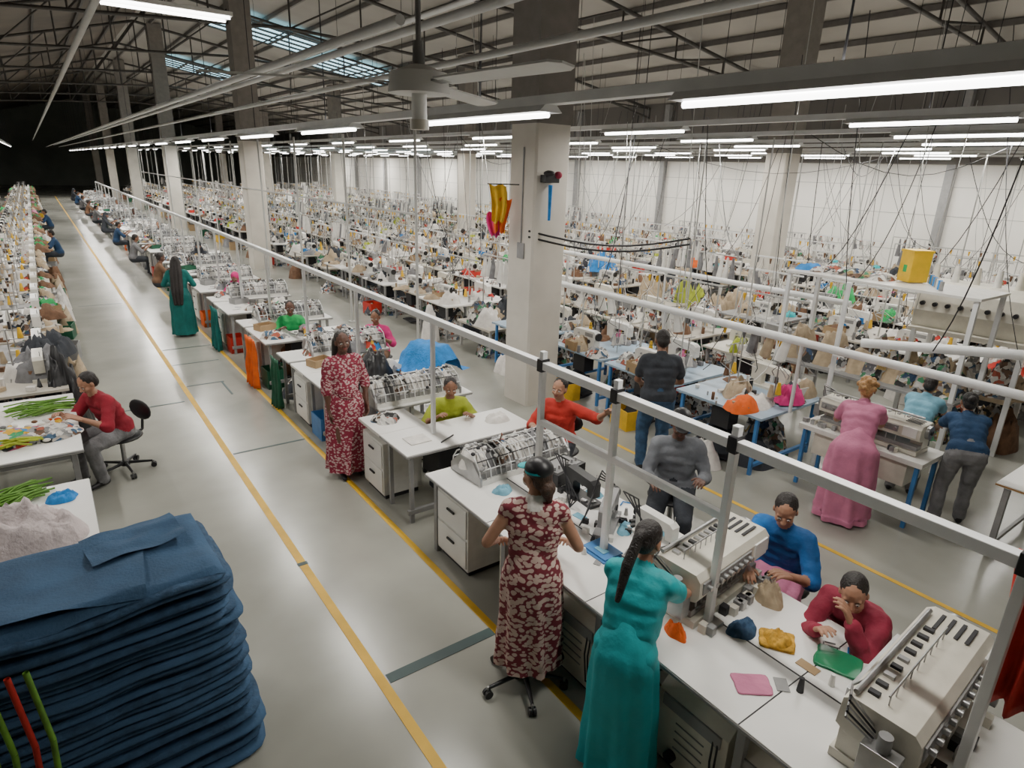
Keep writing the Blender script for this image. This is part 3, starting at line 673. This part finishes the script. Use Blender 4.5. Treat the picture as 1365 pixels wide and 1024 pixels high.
mb.add(vs,fs,blue,True); mb.obj('draped_blue_cloth',0,(3.95,7.25,.82),.3)
def drape(name,x,y,z0,z1,w,mat,axis='y',seed=0):
    mb=MB(); vs=[];fs=[];n=26;m_=12
    for j in range(m_+1):
        for i in range(n+1):
            u=i/n-.5; k=j/m_; o=.05*(k+.2)*math.sin(u*22+seed)+.03*noise.noise(V((u*5,k*3,seed)))
            p=(o,u*w*(1-.2*math.sin(k*2)),z1+(z0-z1)*k)
            if axis=='x': p=(p[1],p[0],p[2])
            vs.append(p)
    for j in range(m_):
        for i in range(n): a=j*(n+1)+i; fs.append((a,a+1,a+n+2,a+n+1))
    mb.add(vs,fs,mat,True); o=mb.obj(name,0,(x,y,0)); sd=o.modifiers.new('thick','SOLIDIFY'); sd.thickness=.012; return o
drape('orange_cloth',2.34,10.1,.02,.80,.50,orange); drape('teal_cloth',2.34,12.6,.02,.80,.6,dteal,'y',2); drape('dark_green_cloth',2.38,9.0,.02,.75,.35,dgreen,'y',4)
drape('red_garment',3.05,.42,1.25,1.98,.34,red,'y',3)
# ------------------------------------------------------------------ RAILS
mb=MB()
mb.b2((2.918,.3,1.96),(2.982,45,2.02),railw)
mb.b2((2.93,1.88,1.50),(2.97,3.6,1.55),railw)
for y in(.52,1.88,2.81,3.61):
    mb.b2((2.928,y-.022,.80),(2.972,y+.022,2.10),railw); mb.b2((2.91,y-.03,1.94),(2.99,y+.03,2.04),black); mb.b2((2.88,y-.07,.78),(3.02,y+.07,.80),steel)
for i in range(22):
    y=5.35+1.9*i; w=.02; mb.b2((2.95-w,y-w,.79),(2.95+w,y+w,2.0),railw)
mb.obj('guard_rail',.004)
mb=MB()
for i in range(12): mb.cyl((5.40,10.35+3.2*i,0),(5.40,10.35+3.2*i,4.0),.026,postg,10); mb.cyl((5.40,10.35+3.2*i,0),(5.40,10.35+3.2*i,.03),.08,postg,10)
mb.cyl((5.40,10.35,2.6),(5.40,45.5,2.6),.02,postg,8)
mb.obj('service_post_line')
mb=MB(); mb.cyl((6.9,.8,1.62),(6.9,9,1.62),.045,railw,12); mb.cyl((7.1,3.2,1.72),(7.9,.8,1.95),.05,railw,12)
for y in(1.0,3.75,5.8,8.4): mb.cyl((6.9,y,.76),(6.9,y,1.66),.022,railw,8)
mb.cyl((7.4,3.6,.0),(7.4,3.6,2.3),.03,railw,8)
mb.obj('pipe_rail'); mb=MB(); mb.cyl((9.4,4.5,1.70),(9.4,11,1.70),.045,railw,12)
for y in(5,8,10.8): mb.cyl((9.4,y,.76),(9.4,y,1.7),.02,railw,8)
mb.obj('pipe_rail')
# ------------------------------------------------------------------ BACKGROUND ROWS
rowx=[6.95,9.4,11.9,14.1,16.7,19.1,21.5]
cols=[(5.82,7.42+15*i) for i in range(6)]+[(15.4,9.75+15*i) for i in range(5)]
for xi,x in enumerate(rowx):
    y=[4.42,5.7,1.6,4.5,4.5,4.5,4.5][xi]
    while y<66:
        if not any(abs(x-cx)<1.35 and abs(y-cy)<1.0 for cx,cy in cols) or xi==0:
            q=R.random()
            if xi==0 and y<9: nm,me='sewing_workstation',R.choice(stb)
            elif q<.10: nm,me='garment_rack',R.choice(blk)
            elif q<.24: nm,me='sewing_workstation',R.choice(stl)
            else: nm,me='sewing_workstation',R.choice(stw)
            dx=R.uniform(-.08,.08)
            if xi==0: dx=abs(dx)+.10
            o=inst(nm,me,(x+dx,y,0),R.choice((0,math.pi)))
            if y<40 and R.random()<.04 and xi>0: inst('seated_worker',R.choice(bgp),(x-1.22,y,0),math.radians(-90))
        y+=R.choice((1.36,1.36,1.4,1.6))
for xi,x in enumerate((-.72,-3.2,-5.7)):
    y=9.5 if xi==0 else 6
    while y<66:
        inst('sewing_workstation',R.choice(stl),(x,y,0),R.choice((0,math.pi))); y+=1.36
        if R.random()<.06 and xi==0 and y>24: inst('seated_worker',R.choice(bgp),(.35,y,0),math.radians(90))
table('sorting_table',-1.5,-.02,6.75,8.6,None,.78); table('sorting_table',-1.5,-.02,4.75,6.15,None,.74)
mb=MB(); r=random.Random(5)
def strands(mb,c,L,n,mat,spread=.12,ang=0,r0=.010):
    for i in range(n):
        a=ang+r.uniform(-.4,.4); o=V((c[0]+r.uniform(-spread,spread),c[1]+r.uniform(-spread,spread),c[2]+.012+r.uniform(0,.05))); d=V((math.cos(a),math.sin(a),0))*L/2
        mb.tube([o-d,o+V((0,0,.02)),o+d],r0,mat,5)
gst=M('green_strips',(.12,.28,.03),.7,0,.3,8)
strands(mb,(-.35,8.1,.78),.4,34,gst,.16,.2,.008); strands(mb,(-.55,7.1,.78),.3,14,olive,.1)
for i in range(90): mb.ell((-.5+r.uniform(-.4,.35),7.35+r.uniform(-.3,.35),.80+r.uniform(0,.03)),(r.uniform(.015,.04),r.uniform(.015,.03),.016),r.choice([orange,wcloth,yellow,gcloth,brown,cream,wcloth]),8,5)
mb.pile((-.25,7.3,.78),.5,.45,.08,scrapL,2); mb.pile((-.6,7.35,.78),.7,.6,.08,scrapC,5); mb.pile((-.8,7.9,.78),.5,.5,.12,wcloth,3); mb.obj('fabric_trimmings_heap')
mb=MB(); strands(mb,(-.55,6.0,.74),.35,34,gst,.14,.6,.008); mb.obj('green_trimmings')
cloth('white_fluffy_cloth',(-.45,5.25,.74),.75,.65,.22,M('pale_pink_fleece',(.62,.54,.54),.95,0,.1,9,.6,40),11); cloth('blue_folded_cloth',(-.22,5.85,.74),.22,.2,.05,blue,3)
cloth('black_bag_heap',(-.15,9.15,.0),.7,.6,.9,black,4); cloth('dark_garment_heap',(-.2,10.6,.76),.6,.9,.3,dshirt,7); cloth('dark_garment_heap',(-.3,9.6,.76),.6,.6,.3,gcloth,3)
# ------------------------------------------------------------------ BLUE FABRIC STACK
mb=MB(); r=random.Random(2); n=30; zt=1.18
for i in range(n):
    z0=zt*i/n; th=zt/n; w=1.36+r.uniform(-.06,.06); d=.82+r.uniform(-.06,.06); ox=r.uniform(-.025,.025)+.07*(1-i/n); oy=r.uniform(-.03,.03)-.14*(1-i/n)**2; ph=r.random()*9
    rings=[]
    for zz,ins in((.05,.035),(.3,.006),(.7,.0),(.93,.03)):
        ring=[]
        for j in range(64):
            a=2*math.pi*j/64; ca,sa=math.cos(a),math.sin(a); q=(abs(ca)**8+abs(sa)**8)**(-1/8)
            e=1+.035*noise.noise(V((ca*2.2,sa*2.2,i*.6)))
            sag=.035*noise.noise(V((ca*2.,sa*2.,i*.12)))*(i/n)*1.2
            ring.append(V((ox+ca*q*(w/2-ins)*e,oy+sa*q*(d/2-ins)*e,z0+th*zz*1.0+sag)))
        rings.append(ring)
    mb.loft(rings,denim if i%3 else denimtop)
def sheet(u0,sx,sy,cx,cy,z,rot,seed,drop):
    vs=[];fs=[];q=30; c_,s_=math.cos(rot),math.sin(rot)
    for i in range(q+1):
        for j in range(q+1):
            u=i/q-.5;w=j/q-.5; x=cx+u*sx*c_-w*sy*s_; y=cy+u*sx*s_+w*sy*c_
            zz=z+.022*noise.noise(V((u*3+seed,w*3,4)))
            ex=max(0,abs(x)-.62,(abs(y)-.36))
            zz-=drop*min(ex,.15)*4
            vs.append((x,y,zz))
    for i in range(q):
        for j in range(q): a=i*(q+1)+j; fs.append((a,a+q+1,a+q+2,a+1))
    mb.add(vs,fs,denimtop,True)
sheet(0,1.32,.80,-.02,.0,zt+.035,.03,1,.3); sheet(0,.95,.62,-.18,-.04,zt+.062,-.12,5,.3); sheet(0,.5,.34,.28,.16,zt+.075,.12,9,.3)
mb.obj('folded_blue_fabric_stack',0,(-.13,3.78,0),.03)
mb=MB()
for k,(x,c) in enumerate(((-.62,gst),(-.55,gst),(-.47,red),(-.40,gst))): mb.tube([V((x,3.22,1.1)),V((x+.04,3.18,.7)),V((x+.02,3.2,.3)),V((x+.08,3.22,.02))],.014,c,8)
mb.obj('fabric_rolls')
# ------------------------------------------------------------------ RACK right side, pillar things
mb=MB()
mb.b2((8.4,2.6,2.16),(9.3,5.0,2.19),mwhite)
for x in(8.45,9.25):
    for y in(2.65,4.95): mb.b2((x-.025,y-.025,0),(x+.025,y+.025,2.16),railw)
mb.b2((8.4,2.6,.9),(9.3,5.0,.93),grey)
r=random.Random(4)
for k in range(10): mb.pile((8.85,2.8+k*.22,.93),.6,.4,r.uniform(.2,.5),r.choice([scrapD,scrapL,tan,scrapD]),k*2.2,9)
for k in range(6): mb.pile((8.85,3.9+k*.2,2.19),.5,.3,.08,r.choice([scrapD,scrapL,blue]),k*3.2,9)
for k in range(8): mb.cyl((8.6+.08*k,3.1+.05*k,2.19),(8.6+.08*k,3.1+.05*k,2.30),.025,r.choice([mwhite,blue,grey]),8)
mb.obj('tall_rack')
yp=M('yellow_plastic',(.80,.50,.01),.4)
mb=MB(); mb.b2((-.13,-.11,0),(.13,.11,.40),yp); mb.b2((-.135,-.03,.12),(-.13,.03,.21),green); mb.b2((-.14,-.12,.37),(.14,.12,.40),yp); mb.obj('yellow_box',.01,(9.0,3.60,2.2),-.5)
mb=MB()
for a in(-1,1):
    for b in(-1,1): mb.b2((a*.42-.03,b*.62-.03,0),(a*.42+.03,b*.62+.03,1.5),railw)
mb.b2((-.45,-.7,1.46),(.45,.7,1.52),cream); mb.b2((-.4,-.65,.7),(.4,.65,.76),tan)
mb.prism([(-.32,1.52),(.32,1.52),(.38,1.75),(.34,2.02),(.2,2.14),(-.2,2.14),(-.34,2.02),(-.38,1.75)],-.7,.7,cream)
for i in range(9): mb.cyl((-.36,-.6+.15*i,1.85),(-.42,-.6+.15*i,1.85),.03,dark,10)
for i in range(6): mb.cyl((-.1,-.6+.24*i,2.14),(-.1,-.6+.24*i,2.36),.05,(mwhite,cream)[i%2],12,.03)
for k in range(8): mb.pile((r.uniform(-.2,.2),-.6+k*.17,.76),.5,.4,r.uniform(.2,.45),r.choice([scrapD,tan,scrapL]),k*5.1,9)
for k in range(6): mb.pile((r.uniform(-.3,.3),-.6+k*.2,0),.6,.4,.5,r.choice([scrapD,brown]),k*4.1,9)
mb.obj('large_winding_machine',.01,(10.1,3.1,0),.1)
for nm,c,mt,s in (('blue_cloth_heap',(12.2,12.6,.9),blue,1.0),('orange_cloth_heap',(15.2,12.0,.9),orange,.7),('red_cloth_heap',(8.15,7.0,0.0),red,.8),('magenta_cloth_heap',(7.2,3.95,.78),hotpink,.45),('green_cloth_heap',(14.5,7.2,.8),green,.8)):
    cloth(nm,c,s,s*.8,s*.4,mt,s*9)
mb=MB()
def strip(x0,y0,z1,z0,w,mat,seed):
    vs=[];fs=[];n=14;k_=10
    for j in range(k_+1):
        for i in range(n+1):
            u=i/n-.5; k=j/k_; vs.append((x0+u*w*(1-.35*k*k)+.03*math.sin(k*3+seed),y0+.035*math.sin(u*14+seed)*(.4+k)+.02*math.sin(k*5),z1+(z0-z1)*k+.02*math.sin(u*9+seed)))
    for j in range(k_):
        for i in range(n): a=j*(n+1)+i; fs.append((a,a+1,a+n+2,a+n+1))
    mb.add(vs,fs,mat,True)
strip(0,0,.28,-.22,.24,yellow,0); strip(.06,.03,.10,-.36,.24,orange,2); strip(-.03,.05,-.10,-.42,.18,hotpink,4)
mb.cyl((-.14,0,.29),(.30,0,.29),.008,dark,6); mb.obj('hanging_colour_cloths',0,(5.18,7.52,2.92),math.radians(-34))
mb=MB(); mb.b2((-.12,-.06,0),(.12,.06,.1),black); mb.ell((-.08,-.08,.12),(.07,.09,.04),dark); mb.ell((.1,-.05,.1),(.06,.05,.05),maroon); mb.cyl((0,-.02,-.03),(0,-.02,-.5),.03,blue,10,.02); mb.obj('wall_mounted_fan_box',.004,(5.72,7.05,3.25))
mb=MB(); mb.b2((-.02,0,0),(0,.16,.22),grey); mb.tube([V((-.01,.08,.22)),V((-.01,.08,1.5))],.012,grey); mb.obj('switch_box',.004,(5.52,7.3,2.2))
# ------------------------------------------------------------------ ROOM
def panel(name,pts,mat):
    me=bpy.data.meshes.new(name); me.from_pydata(pts,[],[list(range(len(pts)))]); me.materials.append(mat); o=bpy.data.objects.new(name,me); col.objects.link(o); return o
fm=M('polished_concrete',(.345,.345,.305),.22,0,.20,.7,.04,3,.5)
wallw=M('white_wall',(.86,.84,.79),.6,0,.05,.5); wallg=M('grey_wall_band',(.15,.14,.13),.7,0,.15,.5); wallb=M('back_wall_paint',(.20,.22,.19),.7,0,.15,.5)
roofr=M('roof_sheet_grey',(.30,.28,.25),.6,0,.15,.4); roofd=M('roof_sheet_shaded',(.12,.10,.08),.7,0,.3,.4); trs=M('truss_steel',(.055,.05,.045),.6,0,.2); tgrey=M('purlin_steel',(.14,.13,.12),.6)  # roofd: dim light on the left slope put into its sheet colour
XL,XR,Y0,Y1=-9,24,-5,95
panel('floor',[(XL,Y0,0),(XR,Y0,0),(XR,Y1,0),(XL,Y1,0)],fm)
mb=MB(); mb.b2((XR,Y0,0),(XR+.2,Y1,4.1),wallw); mb.b2((XR,Y0,4.1),(XR+.2,Y1,6.5),wallg); mb.b2((XR-.35,Y0,4.0),(XR,Y1,4.35),wallg)
for z in(1.2,2.4,3.3): mb.b2((XR-.01,Y0,z),(XR,Y1,z+.02),postg)
mb.obj('wall_right')
mb=MB()
for i in range(17): mb.b2((XR-.25,-3+6*i,0),(XR-.02,-2.75+6*i,6.4),grey)
mb.obj('trim_1')
mb=MB(); mb.b2((XL-.2,Y0,0),(XL,Y1,6.5),wallg); mb.obj('wall_left')
mb=MB(); mb.b2((XL,Y1,0),(XR,Y1+.2,9.6),wallb); mb.obj('wall_back'); mb=MB(); mb.b2((XL,Y0-.2,0),(XR,Y0,9.6),wallw); mb.obj('wall_front')
RX,RZ=5,9.6
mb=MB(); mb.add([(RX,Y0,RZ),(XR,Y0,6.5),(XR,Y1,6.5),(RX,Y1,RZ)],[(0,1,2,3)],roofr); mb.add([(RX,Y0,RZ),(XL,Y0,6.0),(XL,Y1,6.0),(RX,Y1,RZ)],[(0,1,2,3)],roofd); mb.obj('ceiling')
zr=lambda x: RZ-(x-RX)*(RZ-6.5)/(XR-RX) if x>RX else RZ-(RX-x)*(RZ-6)/(RX-XL)
mb=MB()
for i in range(-8,12):
    x=RX+i*1.55+.7
    if XL<x<XR: mb.b2((x-.04,Y0,zr(x)-.16),(x+.04,Y1,zr(x)-.02),tgrey if x>RX else trs)
for k in range(9):
    y=-.1+7.5*k
    for a,b in((XL,RX),(RX,XR)):
        n=8
        for i in range(n):
            xa=a+(b-a)*i/n; xb=a+(b-a)*(i+1)/n; lo=lambda x: 5.9+.28*min(x-XL,XR-x)**.6
            mb.cyl((xa,y,zr(xa)-.2),(xb,y,zr(xb)-.2),.06,trs,6); mb.cyl((xa,y,lo(xa)),(xb,y,lo(xb)),.05,trs,6)
            mb.cyl((xa,y,lo(xa)),(xb,y,zr(xb)-.2),.03,trs,5); mb.cyl((xb,y,lo(xb)),(xb,y,zr(xb)-.2),.03,trs,5)
mb.obj('roof_truss')
for k,(x0,x1,y0,y1) in enumerate(((7.3,11.3,29.5,33.5),(12.2,16.4,31.5,35.5),(7.3,11.3,44.5,48.5))):
    mb=MB(); mb.add([(x0,y0,zr(x0)-.17),(x1,y0,zr(x1)-.17),(x1,y1,zr(x1)-.17),(x0,y1,zr(x0)-.17)],[(0,1,2,3)],sky_e)
    for i in range(6): yy=y0+(y1-y0)*i/5; mb.cyl((x0,yy,zr(x0)-.20),(x1,yy,zr(x1)-.20),.05,trs,6)
    for i in range(4): xx=x0+(x1-x0)*i/3; mb.cyl((xx,y0,zr(xx)-.20),(xx,y1,zr(xx)-.20),.06,trs,6)
    mb.obj('window_%d'%(k+1))
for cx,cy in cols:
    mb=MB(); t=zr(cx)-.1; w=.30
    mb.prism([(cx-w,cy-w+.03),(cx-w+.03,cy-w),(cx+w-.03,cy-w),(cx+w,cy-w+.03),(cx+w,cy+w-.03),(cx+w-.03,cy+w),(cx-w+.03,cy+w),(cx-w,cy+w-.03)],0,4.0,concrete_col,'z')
    mb.b2((cx-w-.003,cy-w-.003,4.0),(cx+w+.003,cy+w+.003,t),M('column_upper_shade',(.22,.20,.18),.7))  # shade above lamp level painted into the upper shaft as darker colour
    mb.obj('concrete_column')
mb=MB(); mb.b2((1.37,.5,.001),(1.44,70,.004),tapey); mb.b2((2.33,.5,.001),(2.39,20,.004),tapey); mb.b2((5.68,-1,.001),(5.73,6.9,.004),tapey); mb.obj('yellow_floor_tape')
mb=MB(); mb.b2((1.45,3.27,.001),(2.33,3.36,.004),taped)
for y,xa,xb in((7.65,1.45,2.4),(9.9,.45,1.3),(10.6,1.45,2.0),(13.,1.45,2.3),(18,.4,1.3),(11.9,1.45,2.2)): mb.b2((xa,y,.001),(xb,y+.035,.003),taped)
mb.b2((1.36,4.95,.004),(1.45,5.0,.006),taped); mb.b2((1.95,9.9,.001),(1.98,10.6,.003),taped); mb.obj('dark_floor_tape')
# ------------------------------------------------------------------ OVERHEAD LIGHTS
WARM=(1,.96,.885)
def area(name,x,y,z,sx,sy,P,up=False):
    ld=bpy.data.lights.new('tube','AREA'); ld.shape='RECTANGLE'; ld.size=sx; ld.size_y=sy; ld.energy=P; ld.color=WARM
    lo=bpy.data.objects.new(name,ld); lo.location=(x,y,z); col.objects.link(lo)
    if up: lo.rotation_euler=(math.pi,0,0)
def lightrow(x,z,ys,ye,L=1.5,step=3.0,P=16,first=None,up=1):
    mb=MB(); mb.b2((x-.05,ys-.2,z+.05),(x+.05,ye,z+.11),railw)
    y=ys;i=0
    while y<ye:
        yy=first[i] if first and i<len(first) else y
        mb.prism([(x-.10,z+.005),(x+.10,z+.005),(x+.05,z+.05),(x-.05,z+.05)],yy,yy+L,railw)
        mb.cyl((x,yy+.03,z-.012),(x,yy+L-.03,z-.012),.018,tube_e,10)
        if not (29<yy<36): mb.cyl((x,yy+L/2,z+.1),(x,yy+L/2,zr(x)-.22),.006,dark,5,caps=False)
        if yy<26: area('tube_lamp',x,yy+L/2,z-.034,.10,L-.06,P)
        elif i%3==0: area('tube_lamp',x,yy+L/2,z-.034,.10,L-.06,P*3)
        i+=1; y=(first[i] if first and i<len(first) else yy+step)
    k=ys+4
    while k<ye:
        area('added_roof_uplight',x,k,z+.12,.08,8,P*.28*up,True); k+=12  # added unseen uplight above the trunking, lifts roof and fan brightness
    return mb.obj('fluorescent_light_row')
lightrow(2.9,3.77,.75,64,1.75,3.0,58,[.75,3.6,6.9],1.5)
for i,x in enumerate((6.9,9.4,11.9,14.1,16.7,19.1,22.3)): lightrow(x,3.95+.03*i,2.2+.7*(i%3),60,1.5,3.6 if i<5 else 3.2,48 if i<6 else 80)
lightrow(-.9,3.9,6,64,1.5,3.6,50,None,.8); lightrow(-4.5,3.9,4,60,1.5,4.5,45,None,.8)
mb=MB()
for y in(9.9,10.15):
    mb.b2((1.0,y-.05,5.2),(2.5,y+.05,5.25),mwhite); mb.cyl((1.03,y,5.18),(2.47,y,5.18),.018,tube_e,10)
mb.cyl((1.7,10,5.2),(1.7,10,8.6),.01,dark); mb.obj('ceiling_tube_light')
mb=MB(); mb.cyl((2.0,-2,4.18),(2.0,70,4.18),.028,railw,8); mb.cyl((1.45,2.9,4.02),(1.45,70,4.02),.025,railw,8); mb.cyl((2.35,-2,4.05),(2.35,70,4.05),.022,railw,8); mb.cyl((.6,5,4.5),(.6,70,4.5),.03,postg,8); mb.cyl((3.6,-2,4.9),(3.6,70,4.9),.03,postg,8)
mb.obj('ceiling_pipes')
mb=MB(); r=random.Random(9)
for i in range(80):
    x=r.choice(rowx)+r.uniform(-.6,.6); y=r.uniform(1.5,20); x2=x+r.uniform(-1,1); y2=y+r.uniform(-1.5,1.5)
    a=V((x,y,r.uniform(3.9,6))); b=V((x2,y2,r.uniform(1.3,2.2)))
    mb.tube([a.lerp(b,k/8)-V((0,0,.5*math.sin(math.pi*k/8))) for k in range(9)],r.uniform(.005,.008),r.choice([dark,dark,grey,postg]),4)
for i in range(50):
    x=r.choice(rowx); y=r.uniform(2,30); mb.cyl((x,y,1.7),(x+r.uniform(-.3,.3),y+r.uniform(-.2,.2),r.uniform(4,6.5)),.005,r.choice([dark,postg]),4,caps=False)
for i in range(6):
    x=7+i*2; a=V((x,r.uniform(2,12),4.0)); b=V((x+r.uniform(2,5),r.uniform(2,12),4.0))
    mb.tube([a.lerp(b,k/8)-V((0,0,.5*math.sin(math.pi*k/8))) for k in range(9)],.006,dark,4)
for dz in(0,.08): mb.tube([V((5.5,7.2,2.6)).lerp(V((7.5,6.0,2.55)),k/8)-V((0,0,.15*math.sin(math.pi*k/8)+dz)) for k in range(9)],.015,black,5)
mb.obj('hanging_cables')
fw_=M('fan_white',(.88,.88,.86),.4,0,.03)
mb=MB(); mb.cyl((0,0,-.04),(0,0,.04),.13,fw_,24,.12); mb.cyl((0,0,.04),(0,0,.07),.11,fw_,24,.04); mb.cyl((0,0,-.14),(0,0,-.04),.032,fw_,14); mb.cyl((0,0,-.18),(0,0,-.14),.040,cream,14)
mb.cyl((0,0,.07),(0,0,.16),.028,grey,12,.02); mb.cyl((0,0,.14),(0,0,5.0),.012,grey,8)
for k in range(3):
    a=math.radians(-84+120*k); T=Matrix.Rotation(a,4,'Z')@Matrix.Rotation(math.radians(-7),4,'X'); mb.T=T
    mb.b2((.09,-.025,-.004),(.2,.025,.004),steel); mb.prism([(.17,-.05),(.82,-.06),(.86,-.03),(.86,.03),(.82,.055),(.17,.05)],-.004,.004,fw_,'z')
mb.T=Matrix.Identity(4); mb.obj('ceiling_fan',0,(1.38,2.60,3.73))
# ------------------------------------------------------------------ world / camera
w=bpy.data.worlds.new('w'); bpy.context.scene.world=w; w.use_nodes=True; w.node_tree.nodes['Background'].inputs[0].default_value=(.6,.7,.8,1); w.node_tree.nodes['Background'].inputs[1].default_value=.3
cd=bpy.data.cameras.new('camera'); cam=bpy.data.objects.new('camera',cd); col.objects.link(cam)
cd.sensor_width=36; cd.lens=845/1365*36; cd.clip_end=300; cd.clip_start=.05
fwd=V((.562,.763,-.320)).normalized(); up=V((.163,.277,.947)); rt=fwd.cross(up).normalized(); up=rt.cross(fwd)
m=Matrix((rt,up,-fwd)).transposed().to_4x4(); m.translation=V((0,0,3.4)); cam.matrix_world=m
bpy.context.scene.camera=cam
